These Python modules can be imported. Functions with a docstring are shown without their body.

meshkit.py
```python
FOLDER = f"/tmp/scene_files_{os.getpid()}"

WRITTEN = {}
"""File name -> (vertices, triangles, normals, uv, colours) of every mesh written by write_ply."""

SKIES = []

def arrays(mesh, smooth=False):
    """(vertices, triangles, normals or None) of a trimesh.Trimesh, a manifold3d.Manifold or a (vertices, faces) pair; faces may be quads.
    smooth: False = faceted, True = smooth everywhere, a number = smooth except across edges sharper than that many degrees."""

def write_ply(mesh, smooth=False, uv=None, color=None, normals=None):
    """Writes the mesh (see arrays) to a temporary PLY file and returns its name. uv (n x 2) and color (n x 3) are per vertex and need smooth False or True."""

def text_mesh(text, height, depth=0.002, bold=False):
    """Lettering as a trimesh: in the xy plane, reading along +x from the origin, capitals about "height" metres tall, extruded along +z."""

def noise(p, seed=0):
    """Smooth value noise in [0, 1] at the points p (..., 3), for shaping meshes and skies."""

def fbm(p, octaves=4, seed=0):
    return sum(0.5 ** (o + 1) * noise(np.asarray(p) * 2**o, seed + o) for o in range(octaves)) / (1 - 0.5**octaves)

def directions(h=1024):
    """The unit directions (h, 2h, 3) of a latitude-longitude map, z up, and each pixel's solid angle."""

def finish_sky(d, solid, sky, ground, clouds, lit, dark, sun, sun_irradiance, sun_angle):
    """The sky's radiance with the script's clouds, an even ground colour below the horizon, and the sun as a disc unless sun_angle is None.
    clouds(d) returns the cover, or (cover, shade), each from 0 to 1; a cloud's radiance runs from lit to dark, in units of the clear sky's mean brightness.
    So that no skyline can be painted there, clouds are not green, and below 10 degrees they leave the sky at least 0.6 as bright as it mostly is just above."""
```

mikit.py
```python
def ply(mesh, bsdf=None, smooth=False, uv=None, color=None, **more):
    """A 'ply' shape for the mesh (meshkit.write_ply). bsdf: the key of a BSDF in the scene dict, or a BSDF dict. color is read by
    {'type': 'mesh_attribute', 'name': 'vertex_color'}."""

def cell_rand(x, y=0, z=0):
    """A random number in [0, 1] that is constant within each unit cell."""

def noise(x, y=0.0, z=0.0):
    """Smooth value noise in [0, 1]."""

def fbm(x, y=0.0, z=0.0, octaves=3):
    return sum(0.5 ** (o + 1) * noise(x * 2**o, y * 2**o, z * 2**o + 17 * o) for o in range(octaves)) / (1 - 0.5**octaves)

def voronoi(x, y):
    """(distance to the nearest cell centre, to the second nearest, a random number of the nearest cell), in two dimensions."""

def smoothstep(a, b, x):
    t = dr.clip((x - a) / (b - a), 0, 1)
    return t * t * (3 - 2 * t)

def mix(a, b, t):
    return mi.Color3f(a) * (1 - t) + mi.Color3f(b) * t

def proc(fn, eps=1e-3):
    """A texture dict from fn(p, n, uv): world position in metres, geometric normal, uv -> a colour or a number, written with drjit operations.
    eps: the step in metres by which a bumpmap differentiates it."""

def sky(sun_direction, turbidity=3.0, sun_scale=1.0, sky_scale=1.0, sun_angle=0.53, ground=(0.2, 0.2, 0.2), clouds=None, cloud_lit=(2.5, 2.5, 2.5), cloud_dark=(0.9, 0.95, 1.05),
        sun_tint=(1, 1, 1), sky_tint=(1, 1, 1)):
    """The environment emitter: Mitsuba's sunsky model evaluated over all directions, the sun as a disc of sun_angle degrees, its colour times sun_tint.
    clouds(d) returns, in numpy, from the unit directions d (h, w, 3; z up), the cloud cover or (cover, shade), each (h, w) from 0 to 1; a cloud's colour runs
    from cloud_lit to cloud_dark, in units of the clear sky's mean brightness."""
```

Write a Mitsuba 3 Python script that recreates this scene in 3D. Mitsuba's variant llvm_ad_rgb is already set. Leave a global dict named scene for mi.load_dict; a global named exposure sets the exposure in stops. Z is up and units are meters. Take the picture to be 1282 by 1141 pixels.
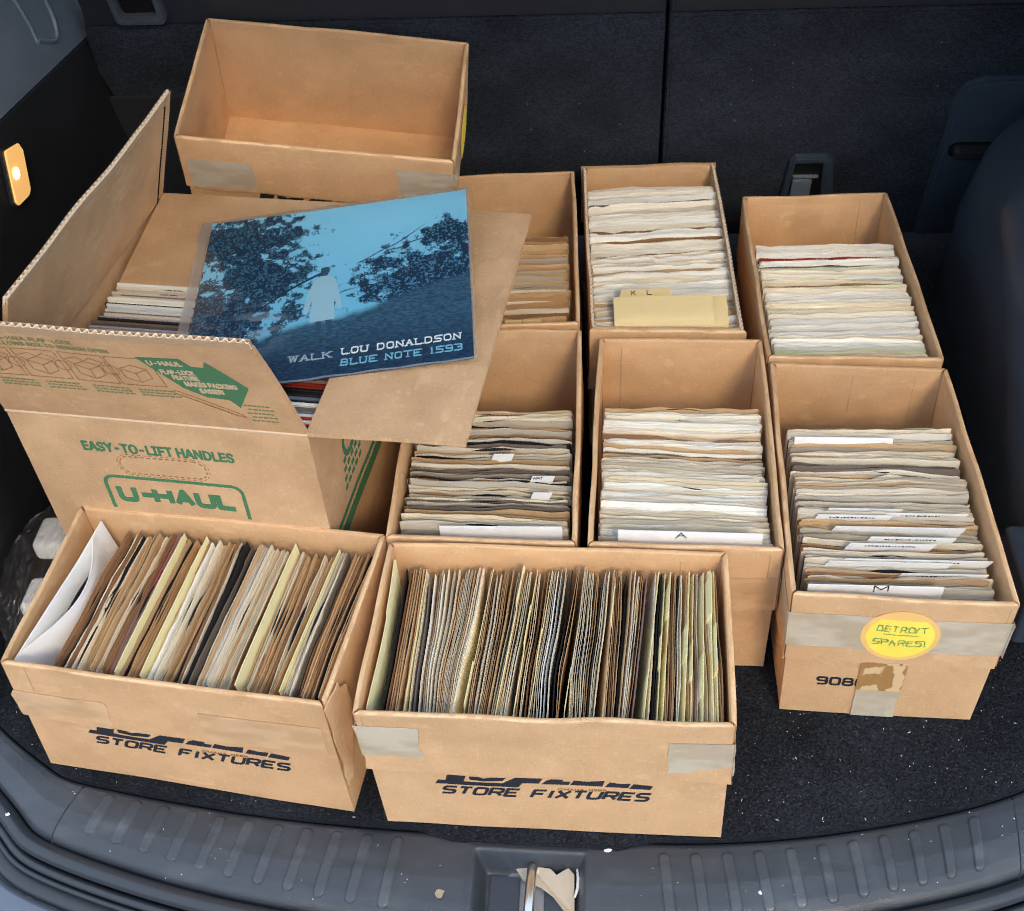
import math
import numpy as np, trimesh, shapely, shapely.geometry as sg
from shapely import affinity
from scipy.interpolate import CubicSpline
import drjit as dr, mitsuba as mi
import mikit, meshkit
from mikit import noise, fbm, smoothstep, mix, cell_rand, voronoi

T = mi.ScalarTransform4f
scene, labels = {}, {}
V = lambda *a: np.array(a, float)
# ------------------------------------------------------------------ camera, sky, exposure
CAM, FWD, UPV = V(0.0763, -0.5000, 1.1396), V(-0.0788, 0.7059, -0.7039), V(-0.0052, 0.7057, 0.7085)
scene['camera'] = dict(type='perspective', fov=46.50, fov_axis='x', near_clip=0.01, far_clip=400.0,
                       to_world=T().look_at(origin=CAM.tolist(), target=(CAM + FWD).tolist(), up=UPV.tolist()))
scene['sky'] = mikit.sky((0.25, -0.75, 0.62), turbidity=3, sun_scale=0.2, sun_angle=14, clouds=lambda d: 1.0,
                         cloud_lit=(2.1, 2.5, 3.1))
exposure = 2.75

# ------------------------------------------------------------------ helpers
def srgb(r, g, b):
    c = np.array([r, g, b]) / 255.0
    return np.where(c <= .04045, c / 12.92, ((c + .055) / 1.055) ** 2.4)

def numbered(name):
    if name not in used:
        used[name] = 1
        return name
    k = '%s_%03d' % (name, used[name])
    used[name] += 1
    return k
used = {}

def thing(name, label, cat, group=None):
    k = numbered(name)
    labels[k] = dict(label=label, category=cat)
    if group:
        labels[k]['group'] = group
    return k

def add(name, mesh, bsdf, parent=None, label=None, cat=None, group=None, kind=None, **kw):
    k = numbered((parent + '__' if parent else '') + name)
    if isinstance(mesh, tuple) and len(mesh) == 3:
        kw['uv'] = mesh[2]; kw.setdefault('smooth', True); mesh = mesh[:2]
    scene[k] = mikit.ply(mesh, bsdf, **kw)
    d = {}
    if label: d['label'] = label
    if cat: d['category'] = cat
    if group: d['group'] = group
    if kind: d['kind'] = kind
    if d: labels[k] = d
    return k

def unit(v):
    return np.asarray(v, float) / np.linalg.norm(v)

def cat(ms):
    """joins (v, f[, uv]) tuples or trimeshes"""
    vs, fs, us, n = [], [], [], 0
    for m in ms:
        if not isinstance(m, tuple): m = (np.array(m.vertices), np.array(m.faces))
        vs.append(m[0]); fs.append(m[1] + n); n += len(m[0])
        us.append(m[2] if len(m) > 2 else np.zeros((len(m[0]), 2)))
    return np.vstack(vs), np.vstack(fs), np.vstack(us)

def grid_faces(nu, nv, off=0, flip=False):
    i, j = np.meshgrid(np.arange(nu - 1), np.arange(nv - 1), indexing='ij')
    a = (i * nv + j).ravel() + off
    q = np.stack([a, a + nv, a + nv + 1, a + 1], -1)
    if flip: q = q[:, ::-1]
    return np.vstack([q[:, [0, 1, 2]], q[:, [0, 2, 3]]])

def slab(top, bottom, uvs=None):
    """closed thin body between two grids (nu, nv, 3): each face and each edge with its own vertices"""
    nu, nv = top.shape[:2]
    if uvs is None: uvs = np.zeros((nu, nv, 2))
    parts = [(top.reshape(-1, 3), grid_faces(nu, nv), uvs.reshape(-1, 2)),
             (bottom.reshape(-1, 3), grid_faces(nu, nv, flip=True), uvs.reshape(-1, 2))]
    for sl, fl in (((slice(None), 0), True), ((slice(None), -1), False), ((0, slice(None)), False), ((-1, slice(None)), True)):
        e = np.stack([top[sl], bottom[sl]], 1)
        n = e.shape[0]
        parts.append((e.reshape(-1, 3), grid_faces(n, 2, flip=not fl), np.repeat(uvs[sl], 2, 0)))
    return cat(parts)

def tube(pts, r, n=10, cap=True):
    p = np.asarray(pts, float)
    t = np.gradient(p, axis=0); t /= np.linalg.norm(t, axis=1, keepdims=True)
    a = np.zeros_like(p)
    a[0] = unit(np.cross(t[0], V(0, 0, 1) if abs(t[0, 2]) < .9 else V(1, 0, 0)))
    for i in range(1, len(p)):
        a[i] = unit(a[i - 1] - (a[i - 1] @ t[i]) * t[i])
    b = np.cross(a, t)
    rr = np.broadcast_to(r, (len(p),))[:, None, None]
    th = np.linspace(0, 2 * np.pi, n + 1)
    v = p[:, None] + rr * (np.cos(th)[None, :, None] * a[:, None] + np.sin(th)[None, :, None] * b[:, None])
    m = [(v.reshape(-1, 3), grid_faces(len(p), n + 1, flip=True))]
    if cap:
        for k, fl in ((0, False), (-1, True)):
            vv = np.vstack([v[k, :-1], p[k][None]])
            i = np.arange(n); f = np.stack([i, (i + 1) % n, i * 0 + n], 1)
            m.append((vv, f if not fl else f[:, ::-1]))
    return cat(m)[:2]

def extrude(poly, h, bevel=0.0):
    """polygon(s) in xy, extruded along +z with a small bevel at the top rim"""
    bevel = min(bevel, .6 * h)
    out = []
    for g in getattr(poly, 'geoms', [poly]):
        if g.is_empty: continue
        if bevel <= 0:
            out.append(trimesh.creation.extrude_polygon(g, h, engine='earcut'))
        else:
            import manifold3d as m3
            def cs(q):
                rings = [np.array(q.exterior.coords)[:-1]] + [np.array(r.coords)[:-1] for r in q.interiors]
                return m3.CrossSection([r.tolist() for r in rings], m3.FillRule.EvenOdd)
            steps = [(0, h - bevel), (.3 * bevel, h - .3 * bevel), (bevel, h)]
            M = None
            for off, z in steps:
                q = g.buffer(-off, join_style=1, quad_segs=4)
                for qq in getattr(q, 'geoms', [q]):
                    if qq.is_empty: continue
                    e = cs(qq).extrude(z)
                    M = e if M is None else M + e
            mm = M.to_mesh()
            out.append(trimesh.Trimesh(mm.vert_properties[:, :3], mm.tri_verts, process=False))
    return cat(out)[:2]

def fine_mesh(m, size=.006):
    v, f = trimesh.remesh.subdivide_to_size(np.asarray(m[0]), np.asarray(m[1]), size, max_iter=12)
    return v, f

def place(m, o, ux, uy, uz=None):
    v, f = (m[0], m[1]) if isinstance(m, tuple) else (np.array(m.vertices), np.array(m.faces))
    ux, uy = np.asarray(ux, float), np.asarray(uy, float)
    uz = np.cross(ux, uy) if uz is None else np.asarray(uz, float)
    return np.asarray(o) + v[:, :1] * ux + v[:, 1:2] * uy + v[:, 2:3] * uz, f

def rrect(x0, y0, x1, y1, r):
    return sg.box(x0 + r, y0 + r, x1 - r, y1 - r).buffer(r, quad_segs=6)

# ---- a stroke alphabet for the printed and written words
_c = .14
STROKES = {
 'S': [[(1,1),(_c,1),(0,1-_c),(0,.5+_c),(_c,.5),(1-_c,.5),(1,.5-_c),(1,_c),(1-_c,0),(0,0)]],
 'T': [[(0,1),(1,1)],[(.5,1),(.5,0)]],
 'O': [[(_c,0),(1-_c,0),(1,_c),(1,1-_c),(1-_c,1),(_c,1),(0,1-_c),(0,_c),(_c,0)]],
 'R': [[(0,0),(0,1),(1-_c,1),(1,1-_c),(1,.45+_c),(1-_c,.45),(0,.45)],[(.6,.45),(1,0)]],
 'E': [[(1,1),(0,1),(0,0),(1,0)],[(0,.5),(.85,.5)]],
 'F': [[(1,1),(0,1),(0,0)],[(0,.5),(.85,.5)]],
 'I': [[(.5,0),(.5,1)]],
 'X': [[(0,0),(1,1)],[(0,1),(1,0)]],
 'U': [[(0,1),(0,_c),(_c,0),(1-_c,0),(1,_c),(1,1)]],
 'H': [[(0,0),(0,1)],[(1,0),(1,1)],[(0,.5),(1,.5)]],
 'A': [[(0,0),(.5,1),(1,0)],[(.2,.36),(.8,.36)]],
 'L': [[(0,1),(0,0),(1,0)]],
 'D': [[(0,0),(0,1),(1-_c*1.5,1),(1,1-_c*1.5),(1,_c*1.5),(1-_c*1.5,0),(0,0)]],
 'N': [[(0,0),(0,1),(1,0),(1,1)]],
 'W': [[(0,1),(.25,0),(.5,1),(.75,0),(1,1)]],
 'K': [[(0,0),(0,1)],[(1,1),(0,.45)],[(.35,.6),(1,0)]],
 'B': [[(0,0),(0,1),(.85,1),(.95,.87),(.95,.62),(.82,.52),(0,.52)],[(.82,.52),(1,.4),(1,.12),(.87,0),(0,0)]],
 'M': [[(0,0),(0,1),(.5,.3),(1,1),(1,0)]],
 'P': [[(0,0),(0,1),(1-_c,1),(1,1-_c),(1,.45+_c),(1-_c,.45),(0,.45)]],
 '1': [[(.2,.8),(.5,1),(.5,0)]],
 '5': [[(1,1),(0,1),(0,.56),(.8,.56),(1,.42),(1,_c),(1-_c,0),(0,0)]],
 '9': [[(1,.5),(_c,.5),(0,.5+_c),(0,1-_c),(_c,1),(1-_c,1),(1,1-_c),(1,_c),(1-_c,0),(0,0)]],
 '3': [[(0,1),(.85,1),(1,.86),(1,.63),(.85,.52),(.3,.52)],[(.85,.52),(1,.4),(1,.13),(.85,0),(0,0)]],
 '0': [[(_c,0),(1-_c,0),(1,_c),(1,1-_c),(1-_c,1),(_c,1),(0,1-_c),(0,_c),(_c,0)]],
 '6': [[(1,1),(_c,1),(0,1-_c),(0,_c),(_c,0),(1-_c,0),(1,_c),(1,.5-_c),(1-_c,.5),(0,.5)]],
 '8': [[(_c,.52),(.05,.63),(.05,.88),(_c+.05,1),(.95-_c,1),(.95,.88),(.95,.63),(1-_c,.52),(_c,.52),(0,.4),(0,_c),(_c,0),(1-_c,0),(1,_c),(1,.4),(1-_c,.52)]],
 '-': [[(.1,.5),(1.35,.5)]],
 'Y': [[(0,1),(.5,.45),(1,1)],[(.5,.45),(.5,0)]],
 'C': [[(1,1),(_c,1),(0,1-_c),(0,_c),(_c,0),(1,0)]],
 'G': [[(1,1),(_c,1),(0,1-_c),(0,_c),(_c,0),(1,0),(1,.48),(.6,.48)]],
 '!': [[(.5,.3),(.5,1)],[(.5,0),(.5,.06)]],
 '4': [[(.75,0),(.75,1),(0,.35),(1,.35)]],
}
NARROW = {'I': .35, '1': .5, '!': .35, '-': .6, ' ': .6}
def rounded(p, closed):
    p = np.asarray(p, float)
    for _ in range(2):
        q = [p[0]] if not closed else []
        rng_ = range(1, len(p) - 1) if not closed else range(len(p) - 1)
        for i in rng_:
            a, b, c = p[i - 1] if i or not closed else p[-2], p[i], p[i + 1]
            u, v = unit(b - a), unit(c - b)
            if u @ v > .5: q += [b + (a - b) * .25, b + (c - b) * .25]
            else: q.append(b)
        q.append(p[-1] if not closed else q[0])
        p = np.array(q)
    return p

def stroke_text(text, h, w, t, gap=.35, slant=0.0, serif=0.0, jitter=0.0, seed=0):
    """shapely outline of the text: letters h tall, w wide, stroke t"""
    rng = np.random.default_rng(seed)
    x, shapes = 0.0, []
    for ch in text:
        cw = w * NARROW.get(ch, 1.0)
        for s in STROKES.get(ch, []):
            p = np.array(s) * [cw, h - t] + [x, t / 2]
            p = rounded(p, bool(np.allclose(p[0], p[-1]))) if len(p) > 2 else p
            if jitter: p = p + rng.normal(0, jitter * h, p.shape)
            shapes.append(sg.LineString(p).buffer(t / 2, cap_style=2 if not jitter else 1, join_style=1, quad_segs=3))
            if serif:
                for e in (s[0], s[-1]):
                    if e[1] in (0, 1) and s[0] != s[-1]:
                        q = np.array(e) * [cw, h - t] + [x, t / 2]
                        shapes.append(sg.box(q[0] - serif, q[1] - t * .35, q[0] + serif, q[1] + t * .35))
        x += cw + gap * w
    g = shapely.union_all(shapes)
    return affinity.affine_transform(g, [1, slant, 0, 1, 0, 0])

def inter(text, h, bold=True, sx=1.0):
    m = meshkit.text_mesh(text, h, 0.0003, bold)
    v = np.array(m.vertices); v[:, 0] *= sx
    return v, np.array(m.faces)

# ------------------------------------------------------------------ materials
def bsdf(key, d):
    scene[key] = d

def plain(key, col, rough=.6, spec=.5, **kw):
    scene[key] = dict(type='twosided', inner=dict(type='principled', base_color=dict(type='rgb', value=list(map(float, col))), roughness=rough, specular=spec, **kw))

def kraft(key, base, dark, light, mott):
    def col(p, n, uv):
        k = cell_rand(dr.floor(uv.x * .1), 3.0)
        f = noise(uv.x * 900, uv.y * 160) * .5 + noise(uv.x * 260, uv.y * 700, 5.0) * .5
        m = fbm(uv.x * 28, uv.y * 28, k * 9, octaves=4)
        st = smoothstep(.60, .80, fbm(uv.x * 9, uv.y * 13, k * 30, octaves=3))
        c = mix(mi.Color3f(*base), mi.Color3f(*dark), dr.clip((m - .5) * mott + .35, 0, 1))
        c = mix(c, mi.Color3f(*light), smoothstep(.55, .9, f) * .35)
        c = mix(c, mi.Color3f(*dark) * .75, st * .30)
        cr = smoothstep(.010, .0, dr.abs(fbm(uv.x * 5 + k * 9, uv.y * 16, k * 5, octaves=2) - .5)) * smoothstep(.52, .66, noise(uv.x * 17, uv.y * 17, k * 40))
        c = mix(c, mi.Color3f(*dark) * .8, cr * .16)
        sc = smoothstep(.62, .75, fbm(uv.x * 45, uv.y * 90, k * 21 + 2, octaves=3)) * smoothstep(.5, .7, noise(uv.x * 8, uv.y * 8, k * 11))
        c = mix(c, mi.Color3f(*light) * 1.05, sc * .28)
        rw = dr.exp(-dr.square((uv.y - 5.0) / .0028)) * smoothstep(.35, .62, fbm(uv.x * 60, uv.y * 200, k * 13, octaves=3))
        c = mix(c, mi.Color3f(*light) * 1.12, rw * .7)
        sp = smoothstep(.80, .9, noise(uv.x * 420, uv.y * 420, 8.0))
        c = mix(c, mi.Color3f(*dark) * .7, sp * .16)
        return c * (.90 + .18 * k) * mix((1, 1, 1), (1.03, .98, .93), cell_rand(dr.floor(uv.x * .1), 9.0))
    def bump(p, n, uv):
        w = dr.sin(uv.x * (2 * math.pi / .0072)) * .00006
        return w + (fbm(uv.x * 22, uv.y * 22, 4.0, octaves=3) - .5) * .0016 + (fbm(uv.x * 120, uv.y * 120, octaves=2) - .5) * .00025 + (noise(uv.x * 700, uv.y * 260) - .5) * .00006
    scene[key] = dict(type='twosided', inner=dict(type='bumpmap', scale=1.0, tex=mikit.proc(bump, 4e-4),
        inner=dict(type='principled', base_color=mikit.proc(col), roughness=.72, specular=.35)))

kraft('kraft', (.64, .408, .222), (.51, .312, .158), (.72, .52, .31), 1.1)
kraft('kraft_mover', (.53, .345, .195), (.39, .235, .122), (.62, .43, .265), 1.4)
plain('kraft_edge', (.42, .28, .17), .85, .2)
plain('flute', (.80, .70, .55), .85, .2)
plain('ink_black', (.018, .020, .028), .55, .4)
plain('ink_green', (.060, .175, .085), .6, .35)
plain('ink_faint', (.16, .19, .085), .7, .3)
plain('ink_brown', (.22, .10, .03), .7, .3)
def tape_bsdf(key, a, b):
    scene[key] = dict(type='twosided', inner=dict(type='bumpmap', scale=1.0, tex=mikit.proc(lambda p, n, uv: (fbm(uv.x * 60, uv.y * 160, octaves=3) - .5) * .0009 + (fbm(uv.x * 14, uv.y * 24, octaves=2) - .5) * .002, 4e-4),
        inner=dict(type='principled', roughness=.26, specular=.5, base_color=mikit.proc(lambda p, n, uv: mix(a, b, smoothstep(.3, .7, fbm(uv.x * 30, uv.y * 70, octaves=3)))))))
tape_bsdf('tape', (.52, .455, .345), (.45, .37, .26))
def brown_tape(p, n, uv):
    m = fbm(uv.x * 90, uv.y * 60, octaves=3)
    return mix((.36, .20, .07), (.66, .46, .26), smoothstep(.5, .62, m))
scene['tape_brown'] = dict(type='twosided', inner=dict(type='principled', base_color=mikit.proc(brown_tape), roughness=.3, specular=.5))
plain('sticker_yellow', (.88, .72, .10), .5, .4)
plain('sticker_orange', (.80, .50, .17), .5, .4)
scene['paper'] = dict(type='twosided', inner=dict(type='principled', base_color=dict(type='mesh_attribute', name='vertex_color'), roughness=.75, specular=.3))
scene['gloss_card'] = dict(type='twosided', inner=dict(type='principled', base_color=dict(type='mesh_attribute', name='vertex_color'), roughness=.32, specular=.5))
plain('vinyl', (.012, .012, .013), .32, .5)
plain('card_white', (.80, .80, .78), .7, .3)
plain('manila', (.74, .58, .30), .7, .3)

def carpet_bsdf(key, base, fleck, scale):
    def col(p, n, uv):
        f = noise(p.x * scale, p.y * scale, p.z * scale)
        g = fbm(p.x * 14, p.y * 14, p.z * 14, octaves=3)
        s = smoothstep(.78, .93, noise(p.x * 620 + 9, p.y * 620, p.z * 620))
        c = mi.Color3f(*base) * (.4 + 1.2 * f) * (.5 + 1.0 * g)
        return mix(c, mi.Color3f(*fleck), s * .35)
    def bump(p, n, uv):
        return (noise(p.x * scale, p.y * scale, p.z * scale) - .5) * .0016
    scene[key] = dict(type='twosided', inner=dict(type='bumpmap', scale=1.0, tex=mikit.proc(bump, 6e-4),
        inner=dict(type='principled', base_color=mikit.proc(col), roughness=.95, specular=.15, sheen=.3)))
carpet_bsdf('carpet', (.0125, .0152, .020), (.09, .095, .10), 560)
carpet_bsdf('seat_carpet', (.020, .0245, .034), (.07, .08, .10), 480)

def plastic_bsdf(key, base, rough, grain, amp, wear=0.0):
    def col(p, n, uv):
        g = fbm(p.x * 16, p.y * 16, p.z * 16, octaves=3)
        c = mi.Color3f(*base) * (.8 + .4 * g)
        if wear:
            d = smoothstep(.45, .8, fbm(p.x * 22, p.y * 46, 4.0, octaves=4)) * .35
            s = smoothstep(.04, .0, dr.abs(fbm(p.x * 11 + p.y * 9, p.y * 5, 1.0, octaves=2) - .5)) * smoothstep(.55, .75, noise(p.x * 30, p.y * 30, 7.0))
            c = mix(c, mi.Color3f(.16, .175, .195), dr.clip(d + .25 * s, 0, 1) * wear)
        return c
    def bump(p, n, uv):
        return (noise(p.x * grain, p.y * grain, p.z * grain) - .5) * amp
    def rgh(p, n, uv):
        return rough + .14 * (fbm(p.x * 20, p.y * 20, p.z * 20 + 3, octaves=3) - .5)
    scene[key] = dict(type='twosided', inner=dict(type='bumpmap', scale=1.0, tex=mikit.proc(bump, 4e-4),
        inner=dict(type='principled', base_color=mikit.proc(col), roughness=mikit.proc(rgh), specular=.5)))
plastic_bsdf('sill_plastic', (.036, .043, .054), .36, 900, .0005, .28)
plastic_bsdf('rib_plastic', (.044, .051, .062), .34, 900, .0003, .55)
plastic_bsdf('trim_plastic', (.034, .048, .068), .34, 800, .0002)
plain('trim_mid', (.055, .066, .082), .45, .5)
plastic_bsdf('trim_dark', (.010, .012, .016), .6, 700, .0004)
plastic_bsdf('trim_grey', (.12, .155, .20), .5, 800, .0002)
plain('seat_vinyl', (.018, .021, .027), .5, .4)
plain('rubber', (.026, .031, .040), .32, .5)
plain('dark_hole', (.005, .005, .006), .7, .2)
plain('gloss_black', (.020, .021, .024), .16, .8)
plain('steel', (.62, .62, .60), .22, .5, metallic=1.0)
plain('zinc', (.30, .32, .34), .45, .5, metallic=.6)
plain('paint', (.10, .125, .17), .34, .5, metallic=.35, clearcoat=.8)
plain('lint_white', (.70, .70, .68), .9, .2)
plain('card_torn', (.47, .40, .31), .85, .2)
plain('headliner', (.42, .42, .41), .9, .2)
scene['asphalt'] = dict(type='twosided', inner=dict(type='principled', roughness=.9, specular=.3,
    base_color=mikit.proc(lambda p, n, uv: mi.Color3f(.05, .05, .052) * (.6 + .8 * noise(p.x * 90, p.y * 90)))))

# ------------------------------------------------------------------ setting: ground, cargo floor
def sheet_mesh(x0, y0, x1, y1, z):
    return V([x0, y0, z], [x1, y0, z], [x1, y1, z], [x0, y1, z]), np.array([[0, 1, 2], [0, 2, 3]])
add('ground', sheet_mesh(-120, -120, 120, 120, -.72), 'asphalt', kind='structure')

IN = np.array([(-.75,.37),(-.66,.262),(-.611,.207),(-.536,.157),(-.486,.138),(-.36,.117),(-.2,.100),(0,.0925),(.19,.0925),(.354,.115),(.508,.160),(.62,.237),(.72,.35)])
OUT = np.array([(-.76,.31),(-.70,.232),(-.640,.176),(-.560,.108),(-.511,.074),(-.38,.035),(-.216,.006),(0,-.010),(.20,.002),(.36,.031),(.50,.073),(.62,.150),(.73,.28)])
_k = np.linspace(0, 1, len(IN))
fin, fout = CubicSpline(_k, IN), CubicSpline(_k, OUT)
_kk = np.linspace(0, 1, 1601); _inx = fin(_kk)[:, 0]
def k_of_x(x):
    return np.interp(x, _inx, _kk)
def sill_z(s):
    return np.interp(s, [-.05, 0, .03, .08, .2, .5, .75, .88, .95, 1.0], [-.03, -.022, -.007, -.0045, -.004, -.0048, -.0088, -.0135, -.0195, -.035])
RX0, RX1, RS = -.052, .054, .22           # recess for the lock striker
def sill_p(x, s, lift=0.0):
    """point of the sill plate at x along the inner edge and s from the carpet (0) to the seal (1)"""
    k = k_of_x(x)
    a, b = fin(k), fout(k)
    xy = a + (b - a) * np.asarray(s)[..., None]
    z = sill_z(s)
    # recess
    e = np.minimum(np.minimum(xy[..., 0] - RX0, RX1 - xy[..., 0]), (np.asarray(s) - RS) * .1)
    dep = np.clip((e + .004) / .012, 0, 1); dep = dep * dep * (3 - 2 * dep)
    rim = np.exp(-((e + .005) / .004) ** 2) * .0028
    return np.concatenate([xy, (z - dep * .028 + rim + lift)[..., None]], -1)

# carpet with its curved front edge and the small tongue over the plate
front = [tuple(fin(k)) for k in np.linspace(.03, .97, 120)]
front = [(x, y - (.0125 * np.clip((np.minimum(x + .115, .125 - x)) / .03, 0, 1))) for x, y in front]
floor_poly = sg.Polygon(front + [(.69, .35), (.69, 1.2), (-.69, 1.2), (-.69, .37)]).buffer(0)
fm = extrude(floor_poly, .02, .004)
add('cargo_floor', (fm[0] - V(0, 0, .02), fm[1]), 'carpet', kind='structure', label='black carpeted cargo floor of the car', smooth=40)

# ------------------------------------------------------------------ the car
car = thing('car', 'dark grey car seen into its open cargo area, with black trim and a ribbed sill', 'car')
def sill_piece(x0, x1, bs, name, n):
    X, S = np.meshgrid(np.linspace(x0, x1, n), np.concatenate([[-.05, 0, .015], np.linspace(.03, 1, 46)]), indexing='ij')
    P = sill_p(X, S)
    return add(name, (P.reshape(-1, 3), grid_faces(*X.shape, flip=True), P[..., :2].reshape(-1, 2)), bs, car)
JL, JR = -.487, .497
sp = sill_piece(JL + .0008, JR - .0008, 'sill_plastic', 'sill_plate', 420)
sill_piece(-.70, JL - .0008, 'sill_plastic', 'sill_end_cap', 60)
sill_piece(JR + .0008, .68, 'sill_plastic', 'sill_end_cap', 60)
# raised ribs of the plate, each a capsule
def rib(x, s0, s1, half):
    out = []
    n, m = 40, 13
    for lev in range(1):
        tt = np.linspace(0, 1, n); aa = np.linspace(-1, 1, m)
        ss = s0 + (s1 - s0) * tt
        ln = abs(s1 - s0) * .1
        endd = np.minimum(tt, 1 - tt) * ln
        wd = half * np.sqrt(np.clip(1 - (1 - np.clip(endd / half, 0, 1)) ** 2, .0, 1))
        Xg = x + wd[:, None] * aa[None]
        Sg = np.repeat(ss[:, None], m, 1)
        h = .0030 * np.clip((1 - np.abs(aa[None])) * 3.0, 0, 1) * np.clip(endd / (half * .35), 0, 1)[:, None] - .0003
        P = sill_p(Xg, Sg) + np.stack([h * 0, h * 0, h], -1)
        out.append((P.reshape(-1, 3), grid_faces(n, m, flip=True), P[..., :2].reshape(-1, 2)))
    return cat(out)
for x in np.linspace(-.452, -.135, 11):
    add('rib', rib(x, .10, .74 + .12 * (x + .45) / .32, .0066), 'rib_plastic', sp)
for x in np.linspace(.135, .452, 11):
    add('rib', rib(x, .14, .86 - .06 * (x - .13) / .32, .0066), 'rib_plastic', sp)
# weather seal and body flange
def offset_curve(d, z, k0=.02, k1=.98, n=160):
    k = np.linspace(k0, k1, n)
    p, t = fout(k), fout(k, 1)
    t /= np.linalg.norm(t, axis=1, keepdims=True)
    nrm = np.stack([t[:, 1], -t[:, 0]], 1)
    return np.concatenate([p + nrm * np.asarray(d).reshape(-1, 1), np.full((n, 1), z)], 1)
ws = add('weather_seal', tube(offset_curve(.0085, -.0225), .0095, 14), 'rubber', car, smooth=60)
add('seal_lip', tube(offset_curve(.0215, -.034), .0048, 10), 'rubber', ws, smooth=60)
add('seal_lip', tube(offset_curve(.0300, -.037), .0028, 8), 'rubber', ws, smooth=60)
def flange(ds, zs, name, bs):
    rows = [offset_curve(d, z) for d, z in zip(ds, zs)]
    P = np.stack(rows, 1)
    add(name, (P.reshape(-1, 3), grid_faces(*P.shape[:2]), P[..., :2].reshape(-1, 2)), bs, car)
flange([-.004, .006, .018, .026, .034, .040, .046, .0475], [-.055, -.046, -.044, -.0425, -.041, -.040, -.042, -.050], 'body_flange', 'rubber')
flange([.049, .0505, .056, .08, .13, .20, .235, .25, .255], [-.051, -.0445, -.043, -.045, -.052, -.07, -.095, -.15, -.46], 'bumper', 'paint')
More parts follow.
